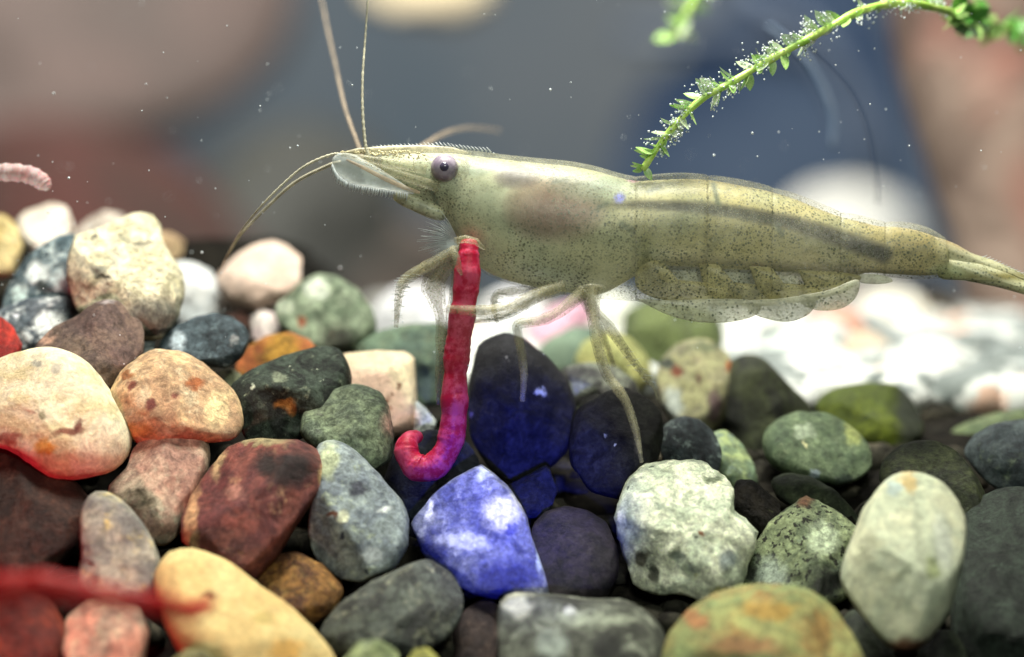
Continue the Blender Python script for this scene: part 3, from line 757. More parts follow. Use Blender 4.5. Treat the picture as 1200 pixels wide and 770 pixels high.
def prof(T, x):
    if x <= T[0][0]: return T[0][1]
    for i in range(len(T) - 1):
        if x <= T[i + 1][0]:
            p0, p1, p2, p3 = T[max(i - 1, 0)], T[i], T[i + 1], T[min(i + 2, len(T) - 1)]
            f = (x - p1[0]) / (p2[0] - p1[0])
            h = p2[0] - p1[0]
            m1 = (p2[1] - p0[1]) / max(p2[0] - p0[0], 1) * h
            m2 = (p3[1] - p1[1]) / max(p3[0] - p1[0], 1) * h
            return (2 * f ** 3 - 3 * f * f + 1) * p1[1] + (f ** 3 - 2 * f * f + f) * m1 + (-2 * f ** 3 + 3 * f * f) * p2[1] + (f ** 3 - f * f) * m2
    return T[-1][1]


def sdist(x, y, path):
    best = 1e9
    for (x0, y0), (x1, y1) in zip(path, path[1:]):
        dx, dy = x1 - x0, y1 - y0
        t = min(max(((x - x0) * dx + (y - y0) * dy) / (dx * dx + dy * dy + 1e-9), 0), 1)
        best = min(best, math.hypot(x - x0 - t * dx, y - y0 - t * dy))
    return best


GUT = [(700, 240), (760, 240), (820, 243), (870, 250), (930, 262), (985, 279), (1035, 298)]


def mixc(a, b, f):
    f = min(max(f, 0), 1)
    return tuple(p + (q - p) * f for p, q in zip(a, b))


def blob(x, y, cx, cy, rx, ry):
    q = ((x - cx) / rx) ** 2 + ((y - cy) / ry) ** 2
    return max(0.0, 1 - q) ** 0.8 if q < 1 else 0.0


def body_colour(x, y):
    """the animal's own markings, by place along its flank"""
    t = min(max((x - 640) / 200, 0), 1)
    c = mixc((196, 202, 168), (210, 200, 138), t)
    c = mixc(c, (182, 166, 104), (x - 930) / 150)
    if x > 1090: c = mixc(c, (184, 186, 152), (x - 1090) / 30)
    q = noise.noise(Vector((x * .018, y * .03, 1.3)))
    c = mixc(c, (214, 208, 160) if q > 0 else (146, 164, 138), abs(q) * .6)
    q2 = noise.noise(Vector((x * .055 + y * .03, y * .07, 5.1))) + .6 * noise.noise(Vector((x * .12, y * .16, 9.3)))
    c = mixc(c, (212, 208, 178) if q2 > 0 else (116, 118, 92), abs(q2) * .42)
    if x < 560: c = mixc(c, (176, 192, 164), (560 - x) / 140 * .6)
    c = mixc(c, (206, 200, 172), blob(x, y, 500, 176, 130, 9) * .9)
    c = mixc(c, (78, 68, 74), blob(x, y, 606, 209, 30, 14) * 1.0)
    c = mixc(c, (126, 90, 78), blob(x, y, 650, 245, 64, 44) * .95)
    c = mixc(c, (150, 120, 96), blob(x, y, 548, 288, 26, 26) * .6)
    c = mixc(c, (122, 146, 132), blob(x, y, 700, 220, 60, 20) * .6)
    c = mixc(c, (112, 140, 126), blob(x, y, 555, 195, 26, 14) * .6)
    c = mixc(c, (186, 184, 146), blob(x, y, 690, 300, 60, 36) * .5)
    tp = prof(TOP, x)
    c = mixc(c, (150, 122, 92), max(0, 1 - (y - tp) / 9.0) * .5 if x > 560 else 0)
    if x > 740:
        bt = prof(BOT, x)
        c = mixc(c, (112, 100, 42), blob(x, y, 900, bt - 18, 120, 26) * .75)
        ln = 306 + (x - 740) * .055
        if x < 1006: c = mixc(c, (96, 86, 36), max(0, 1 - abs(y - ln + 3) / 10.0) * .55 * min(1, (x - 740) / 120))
        for wx, wy, rw, rh in ((800, 320, 28, 9), (862, 323, 24, 10), (925, 325, 20, 8), (955, 327, 12, 5)):
            c = mixc(c, (214, 214, 176), blob(x, y, wx, wy, rw, rh) * .9)
        c = mixc(c, (122, 82, 26), blob(x, y, 888, 328, 14, 22) * .7)
        c = mixc(c, (196, 184, 132), blob(x, y, 1048, 312, 30, 11) * .8)
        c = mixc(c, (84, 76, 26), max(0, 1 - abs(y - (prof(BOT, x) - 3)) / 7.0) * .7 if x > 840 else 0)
        c = mixc(c, (176, 190, 150), blob(x, y, 1112, 318, 30, 10) * .7)
    g = sdist(x, y, GUT)
    wg = 5 + 5 * min(max((x - 720) / 300, 0), 1)
    c = mixc(c, (20, 16, 10), max(0, 1.35 - g / wg) * 1.0 * min(1, max(0, (x - 690) / 80)) if g < wg * 1.35 else 0)
    for pa in (((836, 216), (842, 240)), ((904, 257), (916, 274)), ((728, 262), (742, 271)), ((650, 213), (664, 209)), ((505, 222), (512, 238)), ((760, 224), (772, 220)), ((700, 245), (712, 238))):
        g = sdist(x, y, pa)
        c = mixc(c, (64, 84, 70), max(0, 1 - g / 4.5) * .8)
    c = mixc(c, (128, 136, 236), blob(x, y, 726, 232, 8, 7) * 1.1)
    c = mixc(c, (196, 130, 170), blob(x, y, 742, 209, 9, 6))
    return lin(c)


def shell_mat(name, alpha, dots=1.0, tint=None, sss=.25):
    t = NT(name)
    v = t.coord(0)
    if tint is None:
        at = t.n('ShaderNodeVertexColor')
        at.layer_name = 'markings'
        c = at.outputs['Color']
    else:
        nn = t.noise(v, 9, 4, .6)
        c = t.mix(t.rng(nn, .4, .6), lin(tint), lin(tuple(k * .82 for k in tint)))
    mask = None
    if dots:
        for sc, th, soft, cc, am in ((37, .34, .16, (48, 60, 46), .85), (62, .38, .2, (86, 82, 48), .7)):
            vo = t.n('ShaderNodeTexVoronoi')
            vo.inputs['Scale'].default_value = sc
            t.l(v, vo.inputs['Vector'])
            big = t.noise(v, 3.0, 2)
            m1 = t.rng(vo.outputs['Distance'], th, th - soft, 0, am * dots)
            mul = t.n('ShaderNodeMath', operation='MULTIPLY')
            t.l(m1, mul.inputs[0])
            t.l(t.rng(big, .3, .55, .35, 1), mul.inputs[1])
            c = t.mix(mul.outputs[0], c, lin(cc))
            if mask is None: mask = mul.outputs[0]
            else:
                mx = t.n('ShaderNodeMath', operation='MAXIMUM')
                t.l(mask, mx.inputs[0]); t.l(mul.outputs[0], mx.inputs[1])
                mask = mx.outputs[0]
    t.l(c, t.b.inputs['Base Color'])
    t.b.inputs['Roughness'].default_value = .38
    t.b.inputs['Specular IOR Level'].default_value = .35
    t.b.inputs['Subsurface Weight'].default_value = sss
    t.b.inputs['Subsurface Radius'].default_value = (.1, .09, .075)
    t.b.inputs['Subsurface Scale'].default_value = 1.0
    t.b.inputs['Alpha'].default_value = alpha
    if mask is not None:
        t.l(t.rng(mask, 0, 1, alpha, min(1, alpha + .6)), t.b.inputs['Alpha'])
    nf = t.noise(v, 30, 4, .6)
    t.l(t.bump(nf, .18, .01), t.b.inputs['Normal'])
    return t.m


M_BODY = shell_mat('shrimp_flesh', .72, .9, sss=.35)
M_SHELL = shell_mat('shrimp_shell', .17, 1.0, (206, 206, 180), .2)
M_PLEO = shell_mat('shrimp_pleopod', .55, 1.0, (226, 216, 156), .3)
M_CORE = shell_mat('leg_muscle', .26, .3, (196, 188, 148), .3)
M_LEG = shell_mat('shrimp_leg', .24, .6, (206, 202, 168), .4)
M_FIN = shell_mat('shrimp_fin', .5, 1.0, (232, 232, 200), .3)
M_BLUE = shell_mat('antennal_blade', .4, .3, (214, 224, 222), .3)
M_HAIR = shell_mat('shrimp_bristle', .8, 0, (226, 234, 236), 0)
M_FEEL = shell_mat('shrimp_antenna', .8, 0, (214, 210, 186), 0)
M_FEEL2 = shell_mat('shrimp_antenna_brown', .26, 0, (206, 186, 160), 0)
M_OCHRE = shell_mat('shrimp_peduncle', .42, .3, (222, 196, 164), .3)

shrimp = empty('shrimp', P(700, 480, D0))
tag(shrimp, 'translucent speckled olive freshwater shrimp holding a red worm over the pebbles', 'shrimp')


def S(x, y, off=0.0):
    return P(x, y, D0 + off)


def loft(name, x0, x1, step, grow=0.0, ring=88, shrink=0.0, mat=None, mus=False):
    n = max(4, int((x1 - x0) / step)) + 1
    V, F, C = [], [], []
    for i in range(n):
        x = x0 + (x1 - x0) * i / (n - 1)
        t = i / (n - 1)
        tp, bt, w = prof(TOP, x), prof(BOT, x), prof(WID, x) * .84
        g = grow * (math.sin(math.pi * t) ** .7 + .35 * t) - shrink
        if mus and x > 690:
            f = min((x - 690) / 90, 1); f = f * f * (3 - 2 * f)
            bt += (min(bt, 312 + (x - 740) * .055) - bt) * f
        if i == 0: g -= 1.5
        if i == n - 1: g -= .8
        tp -= g; bt += g * .6; w += g
        cy, h = (tp + bt) / 2, (bt - tp) / 2
        for k in range(ring):
            a = 2 * math.pi * k / ring
            ca, sa = math.cos(a), math.sin(a)
            yy = cy - h * math.copysign(abs(ca) ** .95, ca)
            ww = w * math.copysign(abs(sa) ** .9, sa)
            if ca < 0: ww *= 1 - .28 * abs(ca) ** 1.5
            V.append(S(x, yy, ww * U))
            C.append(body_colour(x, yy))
    for i in range(n - 1):
        for k in range(ring):
            k2 = (k + 1) % ring
            F.append((i * ring + k, i * ring + k2, (i + 1) * ring + k2, (i + 1) * ring + k))
    F.append(tuple(reversed(range(ring))))
    F.append(tuple((n - 1) * ring + k for k in range(ring)))
    o = mesh_obj(name, V, F, mat or M_BODY, shrimp)
    ca = o.data.color_attributes.new('markings', 'FLOAT_COLOR', 'POINT')
    ca.data.foreach_set('color', [q for c in C for q in c])
    return o


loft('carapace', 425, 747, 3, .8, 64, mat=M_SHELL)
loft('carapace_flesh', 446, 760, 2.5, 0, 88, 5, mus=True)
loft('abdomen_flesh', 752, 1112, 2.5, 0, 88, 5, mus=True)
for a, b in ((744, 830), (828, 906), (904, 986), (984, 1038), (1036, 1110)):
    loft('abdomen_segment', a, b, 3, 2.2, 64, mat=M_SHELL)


def blade(name, outline, off, thick, mat, colours=False, parent=None, tiltx=0.0):
    """a thin shell plate: outline closed polygon in picture points, slightly domed"""
    n = len(outline)
    cx = sum(p[0] for p in outline) / n
    cy = sum(p[1] for p in outline) / n
    V, F = [], []
    rings = (1.0, .93, .7, .4)
    for side in (-1, 1):
        for r in rings:
            for x, y in outline:
                dome = thick * math.sqrt(max(0, 1 - r * r)) if r < 1 else 0.0
                xx, yy = cx + (x - cx) * r, cy + (y - cy) * r
                V.append(S(xx, yy, off + side * (dome + .0008) + tiltx * (xx - cx)))
        V.append(S(cx, cy, off + side * (thick + .0008)))
    m = 4 * n + 1
    for s in range(2):
        b = s * m
        for q in range(3):
            for k in range(n):
                k2 = (k + 1) % n
                f = (b + q * n + k, b + q * n + k2, b + (q + 1) * n + k2, b + (q + 1) * n + k)
                F.append(f if s else f[::-1])
        for k in range(n):
            f = (b + 3 * n + k, b + 3 * n + (k + 1) % n, b + 4 * n)
            F.append(f if s else f[::-1])
    for k in range(n):
        k2 = (k + 1) % n
        F.append((k, k2, m + k2, m + k))
    o = mesh_obj(name, V, F, mat, parent or shrimp)
    if colours:
        ca = o.data.color_attributes.new('markings', 'FLOAT_COLOR', 'POINT')
        inv = []
        for side in (0, 1):
            for r in rings:
                inv += [body_colour(cx + (x - cx) * r, cy + (y - cy) * r) for x, y in outline]
            inv.append(body_colour(cx, cy))
        ca.data.foreach_set('color', [q for c in inv for q in c])
    return o


def smooth_outline(pts, n=36):
    return [tuple(p) for p in spline(list(pts) + [pts[0]], n + 1)[:-1]]


# tail: telson and two pairs of side plates
blade('telson', smooth_outline([(1092, 276), (1118, 285), (1140, 297), (1162, 304), (1185, 314), (1210, 326), (1240, 342), (1205, 338), (1170, 326), (1135, 316), (1100, 318)]), 0.0, .07, M_BODY, True)
blade('uropod', smooth_outline([(1098, 300), (1140, 306), (1180, 320), (1215, 336), (1250, 352), (1215, 349), (1170, 337), (1130, 329), (1100, 325)]), -.06, .05, M_BODY, True, tiltx=-.0006)
blade('uropod', smooth_outline([(1098, 300), (1140, 306), (1180, 320), (1215, 334), (1245, 348), (1210, 345), (1170, 334), (1130, 326), (1100, 322)]), .08, .04, M_FIN, tiltx=.0006)
V, F = [], []
for i in range(16):
    x = 1150 + i * 4
    tube_geo([S(x, 302 + (x - 1150) * .42, -.02), S(x + 7, 299 + (x - 1150) * .46, -.03)], [.003, .001], 4, V, F)
mesh_obj('tail_bristles', V, F, M_HAIR, shrimp)

# side plates hanging below the abdomen, and the swimming legs
for pl in ([(745, 350), (790, 352), (840, 350), (882, 352), (892, 362), (880, 372), (850, 378), (815, 377), (780, 368)],
           [(870, 352), (910, 350), (948, 346), (956, 354), (948, 368), (925, 377), (900, 374), (880, 366)],
           [(935, 346), (970, 340), (1000, 328), (1008, 332), (1002, 350), (985, 362), (960, 364), (942, 358)]):
    blade('pleura_plate', smooth_outline(pl, 30), -.15, .012, M_FIN)
for k, pl in enumerate(([(748, 300), (775, 306), (785, 325), (830, 332), (868, 345), (862, 357), (820, 357), (770, 350), (745, 335)],
                        [(818, 308), (842, 310), (850, 328), (895, 335), (915, 348), (905, 358), (860, 357), (830, 345)],
                        [(878, 312), (905, 314), (912, 330), (945, 334), (965, 342), (955, 353), (915, 354), (890, 342)],
                        [(935, 316), (975, 318), (1005, 322), (1008, 328), (990, 342), (960, 348), (945, 336)])):
    blade('pleopod', smooth_outline(pl, 32), -.085 + .02 * (k % 2), .03, M_PLEO)
blade('pale_gap_plate', [(770, 306), (820, 308), (880, 311), (940, 315), (1000, 320), (996, 334), (940, 340), (880, 340), (820, 336), (775, 330)], .03, .02, M_FIN)  # pale plate added so the gaps between swimming legs look bright
blade('pleopod', smooth_outline([(1000, 322), (1020, 321), (1040, 324), (1046, 330), (1030, 333), (1008, 331)], 20), -.06, .01, M_FIN)

# head: rostrum, teeth, antennal blades, mouthparts
V, F = tube_geo([S(x, y, -.01) for x, y in ((394, 182), (420, 177), (455, 175.5), (500, 174.5), (530, 175.5), (552, 180))], [.01, .018, .024, .024, .016, .004], 10, flat=.5)
mesh_obj('rostrum', V, F, shell_mat('rostrum_shell', .9, .6, (206, 198, 168), .2), shrimp)
V, F = [], []
rnd = random.Random(11)
for i in range(30):
    x = 440 + i * 4.6
    y = prof(TOP, x) - 3.2
    tube_geo([S(x + 2, y + 2, -.005), S(x - 3.5, y - 3.0 - rnd.random() * 1.5, -.008)], [.006, .0012], 5, V, F)
mesh_obj('rostrum_teeth', V, F, M_HAIR, shrimp)
V, F = [], []
for i in range(120):
    x = rnd.uniform(398, 500)
    y = 178 + rnd.uniform(-2, 9) * (x - 390) / 110
    ball_geo(S(x, y, -.02 - .25 * U * prof(WID, x) - .16 * max(0, x - 430) / 70), rnd.uniform(.003, .0075), V, F, 6, 4)
tag(mesh_obj('shell_glints', V, F, shell_mat('glint_flecks', 1, 0, (238, 226, 180), 0), shrimp), kind='stuff')  # pale beads modelled in place of glints on the shiny head flecks
for off, m in ((-.16, M_BLUE), (.16, M_BLUE)):
    bl = blade('antennal_scale', smooth_outline([(389, 187), (396, 180), (412, 180), (432, 190), (455, 204), (476, 218), (486, 227), (470, 226), (445, 222), (418, 217), (400, 207), (391, 197)]), off, .03, m)
    V, F = [], []
    edge = spline([(390, 192), (395, 203), (408, 213), (430, 219), (455, 223), (478, 226)], 46)
    for i, (x, y) in enumerate(edge):
        tube_geo([S(x, y, off), S(x - 1 + rnd.uniform(-2, 1), y + 6 + rnd.uniform(0, 4), off)], [.0045, .0015], 4, V, F)
    mesh_obj('fringe', V, F, M_HAIR, bl)
V, F = tube_geo([S(x, y, -.2) for x, y in ((406, 187), (425, 196), (450, 209), (472, 219), (492, 226))], [.006, .011, .013, .013, .008], 8)
mesh_obj('antenna_peduncle', V, F, M_OCHRE, shrimp)
for pa, r in (([(400, 181), (430, 186), (465, 192), (500, 199)], (.012, .02, .03, .03)), ([(428, 190), (460, 202), (490, 212), (515, 220)], (.012, .024, .032, .03))):
    V, F = tube_geo([S(x, y, -.2) for x, y in pa], r, 8)
    mesh_obj('antennule_peduncle', V, F, M_LEG, shrimp)
V, F = tube_geo([S(x, y, -.06) for x, y in spline([(462, 227), (472, 233), (488, 239), (506, 247), (522, 252)], 14)], [.012, .03, .034, .036, .04, .042, .044, .046, .046, .046, .045, .044, .04, .03], 12)
mesh_obj('mouthpart', V, F, shell_mat('mouthpart_shell', .75, .7, (204, 208, 178), .5), shrimp)
V, F = [], []
for i in range(34):
    an = R(112 + 120 * i / 33)
    ln = rnd.uniform(34, 54)
    bx, by = 535, 283 + (i - 17) * .3
    ex, ey = bx + ln * math.cos(an) * .95, by - ln * math.sin(an) * .62 - 2
    tube_geo([S(bx, by, -.1), S((bx + ex) / 2, (by + ey) / 2 - 2, -.12), S(ex, ey + rnd.uniform(-2, 2), -.12 + rnd.uniform(-.05, .05))], [.0035, .0025, .0008], 4, V, F)
mesh_obj('mouth_bristles', V, F, M_HAIR, shrimp)

for pa in ([(534, 282), (545, 280), (558, 283), (568, 292)], [(530, 290), (534, 300), (537, 312), (541, 322)]):
    V, F = tube_geo([S(x, y, -.3 - .03 * (i in (1, 2))) for i, (x, y) in enumerate(pa)], [.02, .024, .02, .008], 10)
    mesh_obj('maxilliped', V, F, M_LEG, shrimp)
# eyes
def eye(off, sgn):
    c = S(521, 197, off)
    V, F = [], []
    ball_geo(c, .08, V, F, 28, 18)
    t = NT('eye_violet')
    v = t.coord(1)
    n = t.noise(v, 24, 4)
    t.l(t.mix(t.rng(n, .4, .6), lin((128, 116, 134)), lin((156, 146, 160))), t.b.inputs['Base Color'])
    t.b.inputs['Roughness'].default_value = .4
    t.b.inputs['Subsurface Weight'].default_value = .2
    t.b.inputs['Subsurface Radius'].default_value = (.05, .05, .05)
    e = mesh_obj('eye', V, F, t.m, shrimp, c)
    V, F = [], []
    ball_geo((0, 0, 0), 1, V, F, 16, 10)
    cc = c + sgn * FWD * .066 + UP * .002
    V = [cc + q[0] * .03 * RIGHT + q[1] * .02 * FWD + q[2] * .03 * UP for q in map(Vector, V)]
    t = NT('pupil_dark')
    t.l(t.mix(t.noise(t.coord(4), 60), lin((52, 48, 66)), lin((84, 78, 100))), t.b.inputs['Base Color'])
    t.b.inputs['Roughness'].default_value = .15
    mesh_obj('pupil', V, F, t.m, e, cc)
    V, F = tube_geo([c + RIGHT * .12 - sgn * FWD * .05, c + RIGHT * .03], [.05, .06], 10)
    mesh_obj('eyestalk', V, F, M_LEG, shrimp)


eye(-.175, -1)
eye(.175, 1)

# antennae
def feeler(path, r0, r1, mat, n=70, beads=True, name='antenna'):
    p = spline(path, n)
    rr = []
    for i in range(n):
        q = r0 + (r1 - r0) * i / (n - 1)
        if beads: q *= 1 + .22 * math.sin(i * 2.1)
        rr.append(q)
    V, F = tube_geo([S(a, b, c) for a, b, c in p], rr, 7)
    mesh_obj(name, V, F, mat, shrimp)


feeler([(432, 182, -.12), (428, 168, -.12), (425, 130, -.1), (425, 90, -.05), (428, 45, 0), (431, 0, 0), (434, -40, 0)], .011, .004, M_FEEL, 90)
feeler([(425, 184, .16), (418, 165, .3), (404, 125, .75), (393, 75, 1.2), (382, 25, 1.6), (370, -40, 2.0)], .017, .008, M_FEEL2, 60, False)
feeler([(402, 182, -.1), (390, 181, -.1), (362, 192, -.1), (338, 210, -.08), (304, 244, 0), (278, 278, .3), (258, 316, .7)], .010, .004, M_FEEL, 90)
feeler([(400, 190, .05), (385, 194, .05), (347, 213, .1), (317, 239, .2), (284, 273, .35), (266, 300, .6)], .013, .006, M_FEEL, 60, False)
feeler([(480, 182, .3), (497, 170, .8), (522, 156, 1.3), (550, 150, 1.7), (585, 153, 2.2)], .024, .010, M_FEEL2, 40, False)

# walking legs
def leg(path, r, off=0.0, mat=None, hairs=0, n=40, name='leg'):
    p = spline([(a, b, c, q) for (a, b, c), q in zip(path, r)], n)
    p = [(a, b, c, q * (1 + .16 * max(0, math.cos(2 * math.pi * i / (n - 1) * 3)) ** 6)) for i, (a, b, c, q) in enumerate(p)]
    V, F = tube_geo([S(a, b, c + off) for a, b, c, q in p], [max(q * .9, .6) * U for a, b, c, q in p], 12)
    o = mesh_obj(name, V, F, mat or M_LEG, shrimp)
    V, F = tube_geo([S(a, b, c + off) for a, b, c, q in p[:-2]], [max(q * .5 * (1 + .25 * math.sin(i * .55)), .35) * U for i, (a, b, c, q) in enumerate(p[:-2])], 8)
    mesh_obj('muscle', V, F, M_CORE, o)
    if hairs:
        V, F = [], []
        rn = random.Random(int(path[0][0]))
        for i in range(hairs):
            a, b, c, q = p[int(n * .45) + i % int(n * .5)]
            sx = -1 if i % 2 else 1
            tube_geo([S(a, b, c + off), S(a + sx * (q + rn.uniform(2, 6)), b + rn.uniform(-3, 4), c + off)], [.0028, .0008], 4, V, F)
        tag(mesh_obj('leg_bristles', V, F, M_HAIR, o), kind='stuff')
    return o


leg([(540, 292, -.16), (528, 297, -.18), (500, 312, -.2), (480, 324, -.2), (471, 334, -.2), (467, 350, -.2), (464, 384, -.2)], (8, 8, 7, 7.5, 6.5, 5.5, 2.5), hairs=40)
leg([(536, 300, -.05), (520, 312, -.06), (508, 332, -.06), (512, 352, -.05), (517, 372, -.02), (518, 410, 0), (515, 445, 0), (514, 474, 0)], (9, 13, 15, 12, 8, 8, 6, 2.5))
leg([(532, 300, .12), (536, 330, .12), (530, 365, .14), (526, 400, .14), (520, 440, .14)], (7, 8, 8, 6, 3))
leg([(660, 336, -.2), (632, 345, -.24), (605, 357, -.26), (575, 364, -.28), (545, 364, -.29), (524, 362, -.27)], (9, 9, 8, 7.5, 7, 5))
leg([(650, 332, .1), (622, 340, .06), (600, 342, .04), (584, 344, .03), (579, 352, .02), (579, 364, 0), (583, 378, 0)], (7, 7, 6.5, 5.5, 4.5, 3.5, 2), hairs=16)
leg([(648, 340, -.02), (625, 352, -.02), (597, 368, -.04), (575, 374, -.05), (552, 377, -.06)], (6, 6, 5, 4, 2.5), hairs=14)
leg([(684, 342, -.22), (672, 352, -.24), (655, 366, -.26), (632, 376, -.27), (608, 380, -.28), (607, 392, -.27), (611, 412, -.26), (614, 440, -.24), (612, 470, -.2)], (10, 9, 7.5, 6.5, 6.5, 6, 6, 5, 3))
leg([(694, 338, -.2), (694, 360, -.24), (697, 385, -.27), (703, 415, -.28), (712, 440, -.28), (732, 468, -.3), (745, 505, -.32), (752, 542, -.34)], (14, 9.5, 7.5, 7.5, 7, 6, 5, 2))
leg([(690, 345, .1), (698, 364, .08), (714, 384, .06), (740, 420, .05), (760, 446, .06), (767, 456, .06), (770, 468, .06)], (6, 6, 7, 5.5, 4, 2.2, .9), hairs=10)
leg([(676, 338, .16), (690, 362, .2), (706, 392, .25), (720, 430, .28)], (7, 6, 5, 3))

# ------------------------------------------------------------------ the worms
def worm_mat(name, a, b, alpha=1.0):
    t = NT(name)
    v = t.coord(5)
    n = t.noise(v, 11, 8, .7)
    c = t.mix(t.rng(n, .42, .58), lin(a), lin(b))
    t.l(c, t.b.inputs['Base Color'])
    t.b.inputs['Roughness'].default_value = .45
    t.b.inputs['Specular IOR Level'].default_value = .25
    t.b.inputs['Subsurface Weight'].default_value = .6
    t.b.inputs['Subsurface Radius'].default_value = (.15, .03, .04)
    t.b.inputs['Alpha'].default_value = alpha
    t.l(t.bump(t.noise(v, 22, 4), .3, .02), t.b.inputs['Normal'])
    return t.m


def worm(path, rad, seg, mat, label, d=0.0, name='bloodworm'):
    n = 150
    p = spline([(a, b, c, r) for (a, b, c), r in zip(path, rad)], n)
    rr = []
    for i, q in enumerate(p):
        ph = i / (n - 1) * seg * math.pi
        rr.append(max(q[3] * U * (.96 + .05 * math.sin(ph * 2) + .015 * math.sin(ph * 9) + .12 * noise.noise(Vector((ph * .9, 3.1, 0))) + .03 * noise.noise(Vector((i * .7, 0, 0)))), .002))
    V, F = tube_geo([P(a, b, D0 + d + c) for a, b, c, r in p], rr, 20)
    o = mesh_obj(name, V, F, mat, None, P(path[-1][0], path[-1][1], D0 + d))
    return tag(o, label, 'worm')


worm([(550, 282, -.2), (549, 300, -.22), (546, 340, -.22), (541, 375, -.22), (536, 410, -.2), (533, 450, -.2), (532, 490, -.2), (526, 522, -.2), (510, 545, -.2), (490, 548, -.2), (477, 532, -.18), (480, 516, -.14), (492, 511, -.08)],
     (9, 14, 15.5, 15.5, 15, 15.5, 16, 16, 16.5, 16.5, 15, 12, 6), 9.5, worm_mat('worm_red', (180, 26, 62), (212, 80, 112), .88), 'red segmented worm hanging hooked from the shrimp mouth')
worm([(-60, 700, 0), (0, 692, 0), (50, 688, 0), (95, 695, 0), (140, 703, .1), (185, 708, .2), (225, 716, .35), (250, 704, .5)], (17, 16, 15, 13, 12, 11, 9, 4), 8, worm_mat('worm_red_pale', (160, 14, 26), (186, 40, 36), .62),
     'blurred red worm lying close to the lens at lower left', d=-3.4)
worm([(-30, 204, 0), (0, 202, 0), (25, 203, 0), (42, 208, 0), (52, 216, 0), (56, 222, 0)], (10, 11, 11, 11, 10, 4), 9, worm_mat('worm_pale', (214, 168, 166), (236, 214, 214), .42),
     'pale pink translucent worm piece floating at the left edge', d=.35, name='worm_piece')

# ------------------------------------------------------------------ water plants
def leaf_mat(name, a, b, alpha):
    t = NT(name)
    v = t.coord(2)
    n = t.noise(v, 10, 4)
    t.l(t.mix(t.rng(n, .4, .6), lin(a), lin(b)), t.b.inputs['Base Color'])
    t.b.inputs['Roughness'].default_value = .35
    t.b.inputs['Alpha'].default_value = alpha
    t.b.inputs['Subsurface Weight'].default_value = .2
    t.b.inputs['Subsurface Radius'].default_value = (.03, .06, .02)
    return t.m


M_STEM = leaf_mat('stem_green', (158, 200, 84), (196, 222, 120), 1)
M_LEAF = leaf_mat('leaf_green', (150, 196, 100), (184, 214, 140), .65)
M_PALE = leaf_mat('leaf_pale', (216, 228, 200), (186, 210, 160), .45)
M_DEEP = leaf_mat('leaf_deep', (66, 128, 48), (96, 156, 70), .95)


def leaf_mesh(name, mat, ln=1.0, wd=.3, curl=.25):
    V, F = [], []
    n = 7
    for i in range(n + 1):
        t = i / n
        w = wd * math.sin(math.pi * min(1, t * .92 + .08)) ** .8 * (1 - .15 * t)
        z = curl * t * t
        for s in (-1, -.5, 0, .5, 1):
            V.append((t * ln, s * w, z + .12 * w * abs(s) + .006))
    for i in range(n):
        for k in range(4):
            F.append((i * 5 + k, i * 5 + k + 1, (i + 1) * 5 + k + 1, (i + 1) * 5 + k))
    b = len(V)
    V += [(x, y, z - .02) for x, y, z in V]
    F += [tuple(b + q for q in reversed(f)) for f in list(F)]
    me = bpy.data.meshes.new(name)
    me.from_pydata(V, [], F)
    me.polygons.foreach_set('use_smooth', [True] * len(me.polygons))
    me.materials.append(mat)
    return me


PTS = []
LEAVES = {'green': [leaf_mesh('leaf', M_LEAF, 1, .26, c) for c in (.15, .35)], 'pale': [leaf_mesh('leaf', M_PALE, 1, .28, c) for c in (.2, .45)], 'deep': [leaf_mesh('leaf', M_DEEP, 1, .34, c) for c in (.2, .4)]}


def add_leaf(parent, base, direction, size, kind, rnd):
    o = bpy.data.objects.new('leaf', rnd.choice(LEAVES[kind]))
    col.objects.link(o)
    o.parent = parent
    o.location = base - parent.location
    q = direction.to_track_quat('X', 'Z')
    o.rotation_mode = 'QUATERNION'
    from mathutils import Quaternion
    o.rotation_quaternion = q @ Quaternion((1, 0, 0), rnd.uniform(-1.2, 1.2))
    o.scale = (size, size, size)
    if kind == 'pale':
        for _ in range(11):
            t = rnd.uniform(.2, 1.1)
            PTS.append(base + direction * size * t + Vector((rnd.gauss(0, .018), rnd.gauss(0, .02), rnd.gauss(0, .022))))


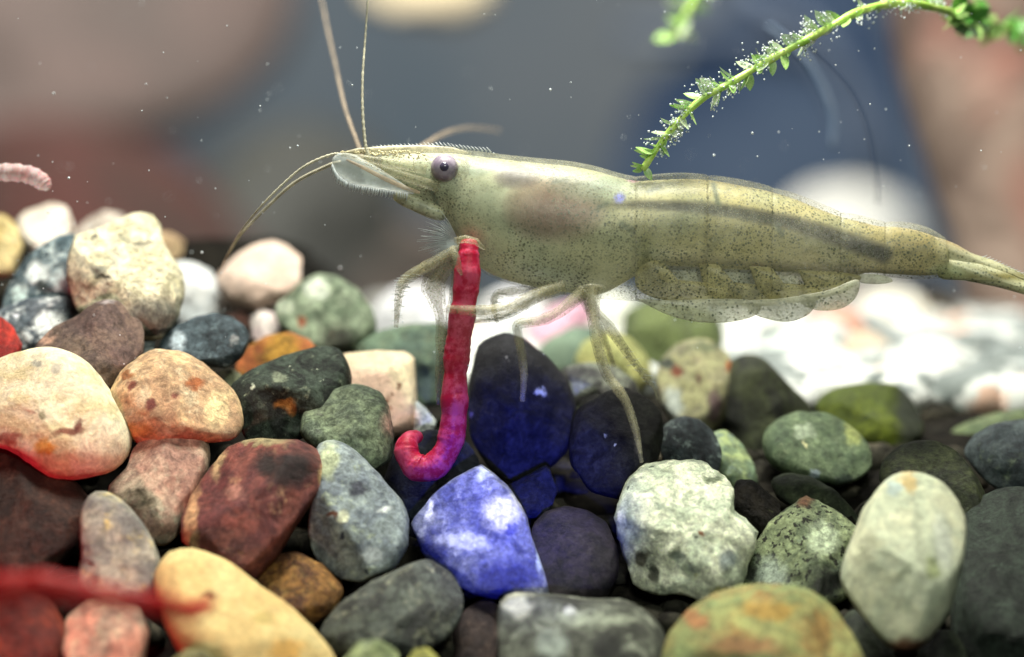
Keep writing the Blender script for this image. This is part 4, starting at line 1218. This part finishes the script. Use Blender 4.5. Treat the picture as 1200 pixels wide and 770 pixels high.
def plant(label, path, r0, r1, d, nleaf, rng_size, kinds, seed, dense=None, clumps=None):
    rnd = random.Random(seed)
    root = empty('water_plant', P(path[-1][0], path[-1][1], d))
    n = 80
    p = [P(a, b, d + c) for a, b, c in spline(path, n)]
    V, F = tube_geo(p, [(r0 + (r1 - r0) * i / (n - 1)) * (1 + .12 * math.sin(i * .9)) for i in range(n)], 10)
    mesh_obj('stem', V, F, M_STEM, root)
    for i in range(nleaf):
        t = (i + .5) / nleaf
        if clumps: t = min(.97, max(.01, clumps[i % len(clumps)] + rnd.gauss(0, .014)))
        k = min(int(t * (n - 2)), n - 2)
        tan = (p[k] - p[k + 1]).normalized()
        side = tan.cross(FWD).normalized() * (1 if rnd.random() < .42 else -1)
        dr = (tan * rnd.uniform(.5, 1.1) + side * rnd.uniform(.5, 1.1) + FWD * rnd.uniform(-.7, .5)).normalized()
        sz = rnd.uniform(*rng_size)
        kd = rnd.choice(kinds)
        if t < .06: sz *= .7; kd = 'green'
        add_leaf(root, p[k], dr, sz, kd, rnd)
    if dense:
        for i in range(dense[1]):
            k = min(n - 1, int(n * (dense[0] + (1 - dense[0]) * rnd.random())))
            dr = Vector((rnd.uniform(-.6, 1), rnd.uniform(-.8, .8), rnd.uniform(-1.2, .7))).normalized()
            add_leaf(root, p[k], dr, rnd.uniform(.1, .2), rnd.choice(['deep', 'green']), rnd)
    tag(root, label, 'water plant')
    return p


pl = plant('green leafy plant stem hung with tiny bubbles arching in from upper right',
           [(753, 199, -.1), (774, 168, -.1), (797, 140, -.1), (824, 115, -.08), (855, 98, -.05), (893, 75, 0), (932, 54, .05), (970, 33, .15), (1008, 13, .25), (1047, 4, .35), (1073, 5, .45), (1104, 12, .7), (1123, 18, 1.1), (1154, 27, 1.8), (1215, 42, 2.8)],
           .019, .028, D0, 112, (.05, .14), ['pale', 'pale', 'green'], 3, dense=(.83, 70), clumps=(.03, .07, .12, .15, .19, .25, .28, .31, .35, .38, .41, .47, .5, .54, .6, .66, .73, .8))
plant('small blurred green shoot at the top edge above the plant tip', [(790, 44, 0), (797, 26, 0), (808, 10, 0), (818, -10, 0), (830, -40, 0)], .02, .04, D0 + 3.2, 16, (.1, .2), ['pale', 'green'], 9)


# ------------------------------------------------------------------ bubbles and floating specks
def white_mat(name, alpha):
    t = NT(name)
    n = t.noise(t.coord(1), 5)
    t.l(t.mix(n, lin((235, 240, 245)), lin((215, 228, 235))), t.b.inputs['Base Color'])
    t.b.inputs['Roughness'].default_value = .15
    t.b.inputs['Alpha'].default_value = alpha
    return t.m


rnd = random.Random(21)
V, F = [], []
for c in PTS:
    ball_geo(c, rnd.uniform(.0035, .0075), V, F, 6, 4)
tag(mesh_obj('oxygen_bubbles', V, F, white_mat('bubble_white', .9)), 'tiny white bubbles clinging to the water plant', 'bubbles', kind='stuff')
V, F = [], []
for i in range(260):
    d = rnd.choice((rnd.uniform(14.3, 15.8), rnd.uniform(13.2, 19)))
    x, y = rnd.uniform(-20, 1220), rnd.uniform(-10, 430)
    if 500 < x < 1010 and 200 < y < 350 and d < 15.2: continue
    ball_geo(P(x, y, d), rnd.uniform(.002, .0055) * (1.5 if rnd.random() < .08 else 1), V, F, 6, 4)
tag(mesh_obj('floating_specks', V, F, white_mat('speck_white', .85)), 'fine pale specks drifting in the tank water', 'specks', kind='stuff')
